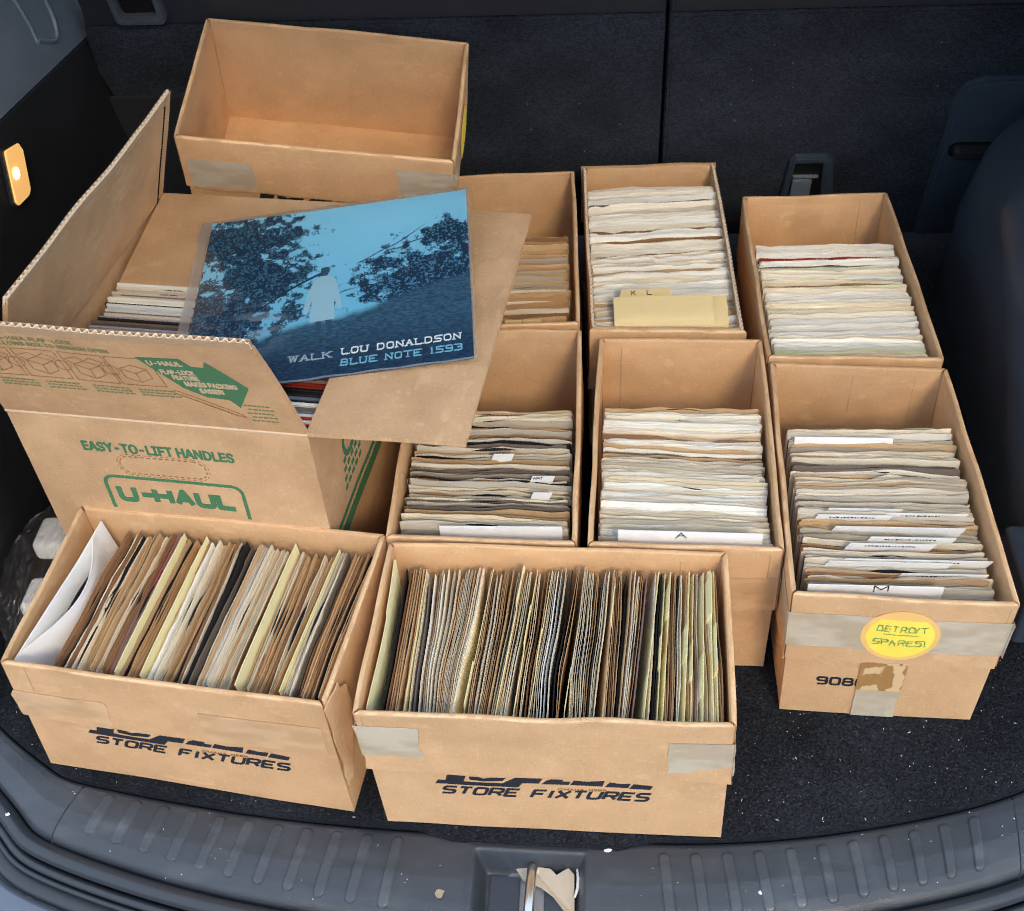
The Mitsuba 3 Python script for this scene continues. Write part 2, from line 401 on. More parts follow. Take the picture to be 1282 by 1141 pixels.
# lock striker
rec = thing  # (alias kept short below)
z0 = sill_z(.6) - .028
sk = add('lock_striker', tube([(.004, .068, z0 + .002), (.004, .066, z0 + .014), (.0035, .060, z0 + .022), (.003, .045, z0 + .0245), (.002, .02, z0 + .0245), (.002, .006, z0 + .02), (.002, .003, z0)], .0052, 12), 'steel', car, smooth=60)
add('base_plate', place(extrude(rrect(-.022, -.03, .026, .03, .006), .003, .001), (0, .035, z0 + .0003), (1, 0, 0), (0, 1, 0)), 'zinc', sk)
add('striker_cover', place(extrude(rrect(-.040, -.045, -.009, .024, .003), .006, .0015), (0, .035, z0 + .0003), (1, 0, 0), (0, 1, 0)), 'trim_plastic', sk)
add('striker_cover', place(extrude(rrect(.016, -.045, .044, .024, .003), .006, .0015), (0, .035, z0 + .0003), (1, 0, 0), (0, 1, 0)), 'trim_plastic', sk)

# seat backs: outlines on the leaning plane, x and t (distance up along it)
SN = unit(V(0, -math.cos(.27), -math.sin(.27)))          # towards the cargo
ST = V(0, -math.sin(.27), math.cos(.27))
S0 = V(0, 1.065, .25) - ST * (.25 / math.cos(.27))       # its foot at z = 0
tz = lambda z: z / math.cos(.27)
def seat(poly, h, bev, base=-.05):
    m = extrude(poly, h - base, bev)
    return place((m[0] + V(0, 0, base), m[1]), S0, (1, 0, 0), ST, SN)   # SN is right-handed: x cross t = -SN -> fixed by faces below
def flipf(m):
    return m[0], m[1][:, ::-1]
left_out = sg.Polygon([(-.655, tz(.02)), (-.655, tz(.25)), (-.634, tz(.32)), (-.641, tz(.37)), (-.637, tz(.42)), (-.625, tz(.47)), (-.622, tz(.9)), (.1495, tz(.9)), (.1525, tz(.02))])
right_out = sg.Polygon([(.1575, tz(.02)), (.1545, tz(.9)), (.75, tz(.9)), (.75, tz(.02))])
for nm, out, lab in (('seat_back', left_out, 'wider left seat back in dark speckled carpet'), ('seat_back', right_out, 'right seat back in dark speckled carpet')):
    low = out.intersection(sg.box(-1, 0, 1, tz(.446))).buffer(-.004).buffer(.004)
    sb = add(nm, flipf(seat(low, 0, .006)), 'seat_carpet', car, label=lab, smooth=40)
    hi = out.intersection(sg.box(-1, tz(.4465), 1, 2)).buffer(-.004).buffer(.004)
    add('vinyl_band', flipf(seat(hi, .001, .007)), 'seat_vinyl', sb, smooth=40)
    hx = (-.578, -.508) if out is left_out else (.530, .60)
    hz = .456 if out is left_out else .470
    ring = rrect(hx[0], tz(hz), hx[1], tz(hz + .085), .010)
    hole = rrect(hx[0] + .011, tz(hz + .012), hx[1] - .010, tz(hz + .073), .005)
    ph = add('pull_handle', flipf(seat(ring.difference(hole), .014, .005, .0005)), 'trim_mid', sb, smooth=40)
    add('handle_pocket', flipf(seat(hole.buffer(.002), .0016, 0, .0005)), 'dark_hole', sb)
add('seat_frame', flipf(seat(sg.box(-.60, tz(.03), .70, tz(.9)), -.03, 0, -.06)), 'dark_hole', car)
add('lower_panel', flipf(seat(rrect(-.652, tz(.03), -.50, tz(.328), .01), .004, .004, .0005)), 'seat_vinyl', car, smooth=40)
# child-seat latch bezel low on the right seat back
bz = sg.Polygon([(.338, tz(.09)), (.345, tz(.188)), (.352, tz(.197)), (.398, tz(.1965)), (.408, tz(.188)), (.424, tz(.09))]).buffer(-.004).buffer(.004)
bh = sg.Polygon([(.350, tz(.09)), (.354, tz(.183)), (.394, tz(.183)), (.402, tz(.09))]).buffer(-.003).buffer(.003)
lb = add('latch_bezel', flipf(seat(bz.difference(bh), .009, .004, .0005)), 'trim_plastic', car, smooth=40)
add('bezel_pocket', flipf(seat(bh.buffer(.002), .0014, 0, .0005)), 'dark_hole', lb)
add('latch_tab', flipf(seat(rrect(.3545, tz(.08), .384, tz(.146), .003), .006, .002, .0015)), 'trim_grey', lb, smooth=40)
add('latch_bar', flipf(seat(rrect(.354, tz(.151), .392, tz(.1545), .0012), .006, .001, .0015)), 'zinc', lb)
# plastic side bolster of the right seat with its release lever
bp = sg.Polygon([(.557, tz(.03)), (.556, tz(.24)), (.553, tz(.30)), (.562, tz(.325)), (.585, tz(.335)), (.80, tz(.335)), (.80, tz(.03))]).buffer(-.006).buffer(.006)
sbp = add('seat_side_panel', flipf(seat(bp, .012, .007, .0005)), 'trim_plastic', car, smooth=40)
add('release_lever', flipf(seat(rrect(.572, tz(.204), .74, tz(.221), .0065), .030, .007, .0125)), 'gloss_black', sbp, smooth=50)
add('lever_recess', flipf(seat(rrect(.566, tz(.198), .75, tz(.226), .012), .0132, .001, .0124)), 'dark_hole', sbp)

# side walls, pillar trim, wheel arch cover, roof
def wall_sheet(x, y0, y1, z0, z1, name, bs, **kw):
    P = np.zeros((30, 16, 3)); yy, zz = np.meshgrid(np.linspace(y0, y1, 30), np.linspace(0, 1, 16), indexing='ij')
    zt = z1(yy); P[..., 1] = yy; P[..., 2] = z0 + (zt - z0) * zz
    P[..., 0] = x + np.sign(x) * .012 * np.sin(zz * 3) * 0
    Q = P.copy(); Q[..., 0] += np.sign(x) * .02
    return add(name, slab(P, Q)[:2] if True else None, bs, car, **kw)
zb = lambda y: .458 - .127 * (y - .73)
sw = wall_sheet(-.640, .24, 1.6, -.03, zb, 'side_trim', 'trim_dark', label='black trim panel along the left side of the cargo area')
# grey pillar trim above it
yy, qq = np.meshgrid(np.linspace(.24, 1.6, 40), np.linspace(0, .5, 14), indexing='ij')
P = np.stack([-.643 - .10 * qq ** 1.6, yy, zb(yy) + .002 + qq * .42], -1)
pt = add('pillar_trim', slab(P, P - V(.012, 0, 0))[:2], 'trim_grey', car, smooth=40, label='pale blue grey plastic pillar trim')
def on_pillar(y, z, lift=.0):
    q = (z - zb(y)) / .42
    return (-.643 - .10 * np.clip(q, 0, 1) ** 1.6 + lift, y, z)
ridge = [(.92, .60), (.95, .545), (.965, .50), (.955, .462), (.925, .468), (.90, .478)]
rs = CubicSpline(np.linspace(0, 1, 6), np.array(ridge))(np.linspace(0, 1, 30))
add('moulded_ridge', tube([on_pillar(a, b, .0005) for a, b in rs], .0035, 8), 'trim_grey', pt, smooth=60)
add('moulded_ridge', tube([on_pillar(a, b, .0005) for a, b in [(.885, .60), (.892, .55), (.90, .50), (.90, .478)]], .0028, 8), 'trim_grey', pt, smooth=60)
# cargo lamp, lit
LO, LY, LZ = V(-.6395, 0, 0), V(0, 1, 0), V(0, 0, 1)
lens = sg.Polygon([(.712, .434), (.748, .424), (.752, .412), (.736, .368), (.728, .364), (.697, .369), (.693, .376)]).buffer(-.004).buffer(.004)
lm = add('cargo_lamp', place(extrude(lens.buffer(.004), .004, .0015), LO, LY, LZ, (1, 0, 0)), 'gloss_black', car, label='lit amber cargo lamp in the left trim')
k = add('lamp_lens', place(extrude(lens, .002, .0008), LO + V(.0041, 0, 0), LY, LZ, (1, 0, 0)), 'sticker_orange', lm)
scene[k]['emitter'] = dict(type='area', radiance=dict(type='rgb', value=[.095, .050, .016]))
k = add('lamp_bulb', place(extrude(sg.Point(.716, .402).buffer(.007), .002, .0008), LO + V(.0063, 0, 0), LY, LZ, (1, 0, 0)), 'sticker_orange', lm)
scene[k]['emitter'] = dict(type='area', radiance=dict(type='rgb', value=[.8, .55, .25]))
# right: wheel arch cover, a big rounded box
import manifold3d as m3
def rounded_box(a, b, r, n=14):
    a, b = np.array(a), np.array(b)
    s = m3.Manifold.sphere(r, n * 4)
    hull = m3.Manifold.batch_hull([s.translate([x, y, z]) for x in (a[0] + r, b[0] - r) for y in (a[1] + r, b[1] - r) for z in (a[2] + r, b[2] - r)])
    mm = hull.to_mesh()
    return mm.vert_properties[:, :3].astype(float), mm.tri_verts
sp_ = m3.Manifold.sphere(.10, 72)
hull = m3.Manifold.batch_hull([sp_.translate([x_, y_, z_]) for x_, dz in ((.664, 0), (1.0, .03)) for y_, z_ in ((.94, .16 + dz), (.90, .25 + dz), (.80, .265 + dz), (.66, .17 + dz), (.50, -.01), (.42, -.12), (.94, -.12))])
mm_ = hull.to_mesh()
wa = (mm_.vert_properties[:, :3].astype(float), mm_.tri_verts); v = wa[0]
add('wheel_arch_cover', (v, wa[1]), 'trim_plastic', car, smooth=40, label='rounded black plastic wheel arch cover on the right')
wall_sheet(.66, .24, 1.6, -.03, lambda y: .5 + 0 * y, 'side_trim', 'trim_dark', label='black trim panel along the right side of the cargo area')
ub = wall_sheet(.67, .24, 1.6, .502, lambda y: .66 + 0 * y, 'pillar_trim', 'trim_grey', label='grey pillar trim on the right, above the frame')
rf = slab(*[np.stack(list(np.meshgrid(np.linspace(-.75, .75, 12), np.linspace(.42, 2.2, 12), indexing='ij')) + [np.full((12, 12), z)], -1) for z in (.93, .96)])
add('roof_lining', rf[:2], 'headliner', car)
scene['window_glass'] = dict(type='thindielectric', int_ior=1.5)
for sx_ in (-1, 1):
    x0_ = -.682 if sx_ < 0 else .675
    add('quarter_window', (V([x0_, .42, .66], [x0_, 1.6, .66], [x0_ * 1.06, 1.6, .928], [x0_ * 1.06, .42, .928]), np.array([[0, 1, 2], [0, 2, 3]])), 'window_glass', car)
    for y_ in (.40, 1.0, 1.58):
        add('roof_pillar', tube([(x0_ + sx_ * .012, y_, .62), (x0_ * 1.06, y_, .95)], .03, 8), 'trim_grey', car)

# ------------------------------------------------------------------ cartons
class Wall:
    def __init__(s, B0, B1, R0, R1, n, seed, bulge=.0015, rim=.0015):
        s.B0, s.B1, s.R0, s.R1, s.n = (np.asarray(a, float) for a in (B0, B1, R0, R1, n))
        s.len, s.h = np.linalg.norm(s.R1 - s.R0), np.linalg.norm((s.R0 + s.R1) / 2 - (s.B0 + s.B1) / 2)
        s.seed, s.bulge, s.rim = seed, bulge, rim
        s.up = unit((s.R0 + s.R1) / 2 - (s.B0 + s.B1) / 2)
    def __call__(s, u, v, d):
        u, v, d = np.broadcast_arrays(np.asarray(u, float), np.asarray(v, float), np.asarray(d, float))
        du = d / s.len
        w = du + u * (1 - 2 * du)
        w_, v_ = w[..., None], v[..., None]
        p = (1 - v_) * ((1 - w_) * s.B0 + w_ * s.B1) + v_ * ((1 - w_) * s.R0 + w_ * s.R1)
        env = np.clip(4 * w * (1 - w), 0, 1) ** .6
        q = np.stack([w * s.len * 14 + s.seed * 7.3, v * 4, v * 0 + s.seed], -1)
        b = s.bulge * env * (np.sin(np.pi * np.clip(v, 0, 1)) * .8 + .7 * v) + .0024 * env * (meshkit.noise(q) - .5)
        zj = s.rim * env * (meshkit.noise(np.stack([w * s.len * 17, w * 0 + s.seed * 3.1, w * 0], -1)) - .5) * 2 * v ** 3
        return p + s.n * (b - d)[..., None] + s.up * zj[..., None]
    def at(s, x, z, d):      # x in metres from the left end, z in metres up
        return s(np.asarray(x) / s.len, np.asarray(z) / s.h, d)
    def decal(s, m, x0, z0, d, ang=0.0):
        """lays a flat mesh (xy in metres, thin in z) on the wall"""
        m = fine_mesh(m); v = np.array(m[0]); c, si = math.cos(ang), math.sin(ang)
        x, z = v[:, 0] * c - v[:, 1] * si + x0, v[:, 0] * si + v[:, 1] * c + z0
        return s.at(x, z, d - v[:, 2]), m[1]
    def patch(s, u0, u1, v0, v1, d, th=.0003, n=14, ragged=.0, seed=0):
        U, Vv = np.meshgrid(np.linspace(u0, u1, n), np.linspace(v0, v1, 6), indexing='ij')
        if ragged:
            r = np.random.default_rng(seed + 5)
            U = U + np.where((U == u1), r.normal(0, ragged, 6)[None], 0) + np.where((U == u0), r.normal(0, ragged, 6)[None], 0)
        r = np.random.default_rng(seed + 9)
        wr = r.normal(0, .00008, U.shape)
        uvs = np.stack([U * s.len + 10 * (seed % 7), Vv * s.h], -1)
        return slab(s(U, Vv, d - th + wr), s(U, Vv, d), uvs)

def sweep(wall, prof, nu, u0, u1, cap, uvoff, jag=None, rim_al=None):
    """profile loop of (v, d) swept along the wall"""
    prof = np.array(prof, float); m = len(prof)
    us = np.linspace(u0, u1, nu)
    loop = np.vstack([prof, prof[:1]])
    U, I = np.meshgrid(us, np.arange(m + 1), indexing='ij')
    vv, dd = loop[I, 0], loop[I, 1]
    if jag is not None: vv, dd = jag(U, vv, dd)
    P = wall(U, vv, dd)
    al = np.concatenate([[0], np.cumsum(np.hypot(np.diff(loop[:, 0]) * wall.h, np.diff(loop[:, 1])))])
    uv = np.stack([U * wall.len + 10 * uvoff + 1, al[I] + .3 if rim_al is None else 5 + al[I] - al[rim_al]], -1)
    parts = [(P.reshape(-1, 3), grid_faces(nu, m + 1), uv.reshape(-1, 2))]
    if cap:
        pl = sg.Polygon(prof * [wall.h, 1])
        tv, tf = trimesh.creation.triangulate_polygon(pl, engine='earcut')
        idx = [int(np.argmin(np.hypot(*(prof * [wall.h, 1] - q).T))) for q in np.asarray(tv)]
        for k in (0, -1):
            ff = np.array([[idx[a] for a in t] for t in np.asarray(tf)])
            parts.append((P[k, :m], ff, uv[k, :m]))
    return cat(parts)

def fluted(a, b, inward, normal, t, h, bulge=None, pitch=.0082):
    """two liners and the wavy medium of a cut edge from a to b; inward: unit vector into the sheet"""
    a, b = np.asarray(a, float), np.asarray(b, float)
    L = np.linalg.norm(b - a); n = int(L / pitch * 8); s = np.linspace(0, 1, n)
    base = a + (b - a) * s[:, None]
    if bulge is not None: base = base + bulge(s)
    out, med = [], []
    tl = .0005
    def strip(off, into):
        o = np.asarray(off).reshape(-1, 1) * normal
        top0, top1 = base + o, base + o + tl * normal
        A = np.stack([top0, top0 + inward * h], 1); C = np.stack([top1, top1 + inward * h], 1)
        into.append(slab(C, A)[:2])
    strip(-t / 2, out); strip(t / 2 - tl, out)
    w = (t / 2 - tl * 1.4) * np.clip(1.35 * np.sin(2 * np.pi * s * L / pitch), -1, 1) - tl / 2
    base = base - inward * .0003
    tl = .0007
    strip(w, med)
    return cat(out)[:2], cat(med)[:2]

def add_flutes(pair, parent):
    k = add('cut_edge', pair[0], 'kraft_edge', parent)
    add('fluting', pair[1], 'flute', k if parent.count('__') < 1 else parent)

def carton(name, label, group, B, R, seed, flaps=(1, 1, 1, 1), vflap=.53, cut=(0, 0, 0, 0), cat_='cardboard box', mat='kraft', t=.0026, vfl=None):
    """B, R: bottom and rim corners in the order front left, front right, back right, back left; walls front, right, back, left"""
    B, R = np.asarray(B, float), np.asarray(R, float)
    key = thing(name, label, cat_, group)
    walls = []
    cen = (B.mean(0) + R.mean(0)) / 2
    for k in range(4):
        a, b = k, (k + 1) % 4
        n = unit(np.cross(B[b] - B[a], (R[a] + R[b] - B[a] - B[b]) / 2))
        if n @ ((B[a] + B[b]) / 2 - cen) < 0: n = -n
        w = Wall(B[a], B[b], R[a], R[b], n, seed * 4 + k + 1)
        walls.append(w)
        d0 = t if any(flaps) else 0.0
        vt = 1 - (.0045 if flaps[k] else 0.0 if not cut[k] else .0085) / w.h
        prof = [(0, d0), (.15, d0), (.35, d0), (.55, d0), (.8, d0), (vt - .012, d0), (vt, d0 + .0008), (vt, d0 + t - .0008), (vt - .012, d0 + t), (.8, d0 + t), (.5, d0 + t), (.2, d0 + t), (0, d0 + t)]
        add('wall', sweep(w, prof, 26, 0, 1, False, seed * 4 + k), mat, key)
        if cut[k]:
            a3, b3 = w(0.0, 1.0, d0 + t / 2), w(1.0, 1.0, d0 + t / 2)
            add_flutes(fluted(a3, b3, -w.up, w.n, t, .0095, bulge=lambda s, w=w, a3=a3, b3=b3: w(s, 1.0, d0 + t / 2) - (a3 + (b3 - a3) * s[:, None])), key)
        if flaps[k]:
            vf = vfl[k] if vfl else vflap
            q, r_ = .0024 / w.h, (d0 + t + .0002) / 2
            arc = [(1 - q + q * max(math.sin(x), 0) ** .5, r_ - r_ * math.cos(x)) for x in np.linspace(0, math.pi, 9)]
            prof = [(vf, 0), (vf + .15 * (1 - vf), 0), (vf + .5 * (1 - vf), 0)] + arc + [(1 - q * 5, 2 * r_ + .0004), (1 - q * 5, 2 * r_), (1 - q, 2 * r_ - .0002), (1 - q * .9, d0 + .0002), (1 - q * 2, d0 - .0001), (vf + .5 * (1 - vf), d0 - .0001), (vf, d0 - .0001)]
            fl = .0006 + .0014 * ((seed * 7 + k * 3) % 5) / 4
            def jag(U, vv, dd, vf=vf, fl=fl, sd=seed * 5 + k):
                low = np.clip((vf + .25 - vv) / .25, 0, 1)
                r = (meshkit.noise(np.stack([U * 24, U * 0 + sd, U * 0], -1)) - .5) * .018 + (meshkit.noise(np.stack([U * 120, U * 0 + sd, U * 0], -1)) - .5) * .006
                return vv + r * (vv < vf + .01), dd - fl * low ** 2 * (.4 + meshkit.noise(np.stack([U * 5, U * 0 + sd, U * 0 + 2], -1)))
            g = .0016 / w.len
            add('folded_flap', sweep(w, prof, 34, g, 1 - g, True, seed * 4 + k, jag, rim_al=5), mat, key)
    # bottom
    ins = .0045
    inner = B + unit_c(cen[None] - B, R - B) * ins
    up = unit(R.mean(0) - B.mean(0))
    Q = np.array([[B[0], B[3]], [B[1], B[2]]])
    uvs = np.array([[[0, 0], [0, .3]], [[.3, 0], [.3, .3]]]) + [10 * seed, 0]
    Qs = Q + (cen - up * ((cen - B.mean(0)) @ up) - Q) * .03
    add('bottom', slab(Qs + up * .005, Qs + up * .001, uvs), mat, key)
    return key, walls

def unit_c(a, b):
    return a / np.linalg.norm(a, axis=1, keepdims=True)

BOXES = {
'FL':(0.203,[[-0.5136,0.1495],[-0.1846,0.1084],[-0.1555,0.3213],[-0.4993,0.3588]],[[-0.5349,0.1555],[-0.1834,0.1072],[-0.1567,0.3199],[-0.5006,0.3621]]),
'FM':(0.208,[[-0.1555,0.0972],[0.1938,0.0929],[0.1992,0.2979],[-0.1489,0.3061]],[[-0.1513,0.0981],[0.197,0.0911],[0.1992,0.2981],[-0.1498,0.306]]),
'CF':(0.205,[[0.0576,0.3080],[0.2574,0.3034],[0.2639,0.6398],[0.0675,0.6438]],[[0.0584,0.3080],[0.2579,0.3014],[0.2652,0.6411],[0.0647,0.6449]]),
'CB':(0.206,[[0.0535,0.6582],[0.2485,0.6525],[0.235,1.0439],[0.0355,1.0385]],[[0.0512,0.657],[0.2508,0.6652],[0.2354,1.0404],[0.0359,1.0322]]),
'RF':(0.206,[[0.2585,0.2469],[0.4745,0.2362],[0.4724,0.5849],[0.2703,0.5968]],[[0.2652,0.2457],[0.4732,0.2369],[0.4798,0.5889],[0.2696,0.5942]]),
'RB':(0.206,[[0.2678,0.6056],[0.4728,0.6007],[0.4636,0.9583],[0.2648,0.9527]],[[0.2687,0.6034],[0.4712,0.6057],[0.4673,0.9563],[0.2648,0.9541]]),
'LF':(0.205,[[-0.1544,0.3151],[0.046,0.3090],[0.0446,0.6600],[-0.1554,0.6600]],[[-0.1552,0.3141],[0.0461,0.3122],[0.0458,0.6600],[-0.1554,0.6600]]),
'LB':(0.206,[[-0.1619,0.6652],[0.0424,0.6709],[0.0276,1.0256],[-0.1766,1.0142]],[[-0.1619,0.6652],[0.0424,0.6717],[0.0277,1.0228],[-0.1766,1.0142]]),
}
GRP = 'brown cardboard record boxes'
NAMES = {
'FL': 'brown cardboard box of records at the front left, with a large white sleeve',
'FM': 'brown cardboard box of records with two pale tape squares on its lettered front',
'CF': 'long brown cardboard box of records behind a white card marked A',
'CB': 'brown box with cut corrugated rim, full of white sleeves behind two manila cards',
'RF': 'long brown box with round yellow sticker and grey tape band across its front',
'RB': 'brown cardboard box of cream record sleeves at the back right, nearest the wheel arch cover',
'LF': 'brown box of grey and dark sleeves, partly under the flap of the moving box',
'LB': 'brown box of tan sleeves half hidden behind the flap of the moving box',
}
W = {}
for i, (n, (h, rim, bot)) in enumerate(BOXES.items()):
    R = np.array([r + [h] for r in rim]); B = np.array([b + [.0015] for b in bot])
    kw = {}
    if n in ('FL', 'FM'): kw = dict(vflap=.545)
    if n == 'CB': kw = dict(flaps=(1, 0, 1, 0), cut=(0, 1, 0, 1), t=.0048)
    if n == 'RF': kw = dict(vfl=[.49, .5, .5, .46])
    W[n] = carton('cardboard_box', NAMES[n], GRP, B, R, i + 1, **kw)

# printing on the two front boxes
def logo():
    polys = [[(58,122),(75,102),(115,104),(130,72),(228,77),(212,108),(255,112),(420,118),(440,108),(490,86),(635,90),(612,118),(525,116),(500,140)],
             [(246,80),(300,84),(320,92),(360,86),(440,88),(420,104),(320,106),(246,97)],
             [(625,120),(650,102),(680,92),(745,97),(735,105),(782,108),(768,125)],
             [(775,125),(800,100),(860,108),(960,104),(945,135)],
             [(960,137),(985,112),(1040,120),(1095,118),(1080,142)],
             [(1085,145),(1110,120),(1160,125),(1212,130),(1195,150)]]
    out = []
    for p in polys:
        p = np.array(p, float)
        x = (p[:, 0] - 80) * .0001876
        y = (184 + .0306 * (p[:, 0] - 80) - p[:, 1]) * .00033
        out.append(sg.Polygon(np.stack([x, y], 1)).buffer(0))
    return shapely.union_all(out)
sf = stroke_text('STORE FIXTURES', .0165, .0112, .0035, gap=.36, slant=.34)
sf = affinity.scale(sf, .211 / (sf.bounds[2] - sf.bounds[0]), 1, origin=(0, 0))
for n, x0 in (('FM', .066), ('FL', .068)):
    k, w = W[n]
    add('lettering', w[0].decal(extrude(sf, .0003), x0, .0655, .0025), 'ink_black', k)
    add('printed_logo', w[0].decal(extrude(logo(), .0003), x0, .0655, .0025), 'ink_black', k)
    tm = inter('OMAHA, NEBR.', .0034, True, 1.5)
    add('small_print', w[0].decal(tm, x0 + .118, .0815, .0025), 'ink_brown', k)

# tape
k, w = W['FM']
add('tape', w[0].patch(-.004, .165, .655, .905, -.0006, ragged=.003, seed=1), 'tape', k, smooth=False)
add('tape', w[0].patch(.828, 1.004, .60, .86, -.0006, ragged=.003, seed=2), 'tape', k, smooth=False)
add('tape', w[1].patch(-.01, .2, .60, .86, -.0006, seed=3), 'tape', k, smooth=False)
add('tape', w[3].patch(.8, 1.01, .655, .905, -.0006, seed=3), 'tape', k, smooth=False)
k, w = W['FL']
tape_bsdf('tape_tan', (.60, .385, .215), (.52, .325, .17))
add('tape', w[0].patch(.0, .30, .53, .76, -.0006, ragged=.004, seed=4), 'tape_tan', k, smooth=False, label='tan tape strip across the flap corner')
add('tape', w[0].patch(.60, .97, .56, .80, -.0006, ragged=.004, seed=5), 'tape_tan', k, smooth=False, label='tan tape strip at the right of the front')
k, w = W['RF']
add('tape', w[0].patch(-.005, 1.004, .60, .86, -.0006, seed=6, n=40), 'tape', k, smooth=False, label='grey tape band round the front')
add('tape', w[3].patch(.72, 1.01, .60, .86, -.0006, seed=7), 'tape', k, smooth=False)
add('tape', w[1].patch(-.01, .12, .60, .86, -.0006, seed=7), 'tape', k, smooth=False)
add('tape', w[0].patch(.372, .60, .215, .49, .0018, seed=8, n=20), 'tape_brown', k, smooth=False, label='wrinkled brown tape strip')
add('tape', w[0].patch(.375, .595, .0, .235, .0012, ragged=.002, seed=9), 'tape', k, smooth=False, label='pale tape square at the foot of the front')
ell = lambda rx, ry: affinity.scale(sg.Point(0, 0).buffer(1, quad_segs=16), rx, ry)
sx, sz = .112, .149
st = add('sticker', w[0].decal(extrude(ell(.0385, .040), .0003), sx, sz, -.0010), 'sticker_orange', k, label='round yellow sticker with orange rim and handwriting')
yl = ell(.0330, .0345).intersection(sg.box(-1, -1, 1, .026))
add('yellow_disc', w[0].decal(extrude(yl, .0003), sx, sz, -.0014), 'sticker_yellow', st)
def centred(g):
    b = g.bounds
    return affinity.translate(g, -(b[0] + b[2]) / 2, -(b[1] + b[3]) / 2)
w1 = centred(stroke_text('DETROIT', .0095, .0052, .0008, gap=.45, jitter=.055, seed=4))
w2 = centred(stroke_text('SPARES!', .0095, .0058, .0008, gap=.4, jitter=.055, seed=6))
for g, dy in ((w1, .0125), (sg.box(-.017, -.0004, .017, .0004), .0035), (w2, -.0095)):
    add('handwriting', w[0].decal(extrude(affinity.translate(g, 0, dy), .0002), sx, sz, -.0018), 'ink_green', st)
add('lettering', w[0].decal(extrude(stroke_text('9086', .0150, .0100, .0031, gap=.40), .0003), .038, .052, .0025), 'ink_black', k)
wl_ = W['FL'][1][1]
vv_, uu_ = np.meshgrid(np.linspace(.42, .985, 14), np.linspace(0, 1, 8), indexing='ij')
wid_ = .05 + .16 * np.clip((vv_ - .42) / .35, 0, 1)
U_ = -.012 + uu_ * wid_ * (1 - .25 * (vv_ > .9))
D_ = -.002 - .013 * (1 - vv_) ** .8 - .003 * np.sin(vv_ * 23 + uu_ * 3) * (1 - uu_)
add('torn_flap', slab(wl_(U_, vv_, D_ - .0016), wl_(U_, vv_, D_), np.stack([U_ * .2 + 40, vv_ * .2], -1)), 'kraft', W['FL'][0], label='crumpled torn flap hanging at the right front corner', smooth=False)
def score(n, wi, u, v0, v1, d, wdt=.0009):
    k_, w_ = W[n] if n != 'E' else (ke, we)
    add('score_line', w_[wi].patch(u, u + wdt / w_[wi].len, v0, v1, d, th=.0002, n=4), 'score_card', k_)
plain('score_card', (.46, .29, .165), .85, .2)
for a_ in (('FL', 0, .075, .78, .985, -.0001), ('FM', 2, .12, .80, .985, .0055), ('RF', 2, .15, .30, .98, .0055), ('RF', 2, .52, .5, .98, .0055), ('RB', 2, .16, .2, .98, .0055), ('CB', 2, .2, .4, .9, .0095),
           ('LB', 2, .75, .3, .98, .0055), ('CF', 2, .88, .1, .98, .0055), ('FM', 0, .02, .55, .98, -.0001), ('RF', 0, .965, .50, .97, -.0001), ('CF', 0, .93, .5, .97, -.0001)):
    score(*a_)
for n, wi, u0, u1 in (('CF', 0, .55, .98), ('CF', 1, .0, .12), ('RB', 1, 0, .1)):
    k, w = W[n]
    add('tape', w[wi].patch(u0, u1, .56, .78, -.0006, seed=11), 'tape_tan', k, smooth=False)

# the empty carton, tipped towards the camera against the seat back
E8 = np.array([[-.459,.793,.404],[-.113,.796,.360],[-.108,.998,.419],[-.453,.995,.463],[-.483,.849,.218],[-.138,.852,.174],[-.132,1.053,.233],[-.477,1.051,.277]])
ER, EB = E8[:4].copy(), E8[4:].copy()
EB = ER + (EB - ER) * .92
ke, we = carton('cardboard_box', 'empty brown cardboard box tipped forward behind the moving box', GRP, EB, ER, 11, vflap=.50)
add('tape', we[0].patch(.03, .27, .50, .80, -.0006, ragged=.003, seed=12), 'tape', ke, smooth=False)
add('tape', we[0].patch(.79, 1.003, .60, .88, -.0006, ragged=.003, seed=13), 'tape', ke, smooth=False)
add('tape', we[1].patch(-.01, .3, .60, .88, -.0006, seed=13), 'tape', ke, smooth=False)
add('printed_logo', we[0].decal(extrude(logo(), .0003), .085, .048, .0025), 'ink_black', ke)
sk2 = add('sticker', we[1].decal(extrude(ell(.036, .038), .0003), .115, .115, -.0012), 'sticker_orange', ke, label='round yellow sticker on the right end')
add('yellow_disc', we[1].decal(extrude(ell(.031, .033), .0003), .115, .115, -.0016), 'sticker_yellow', sk2)

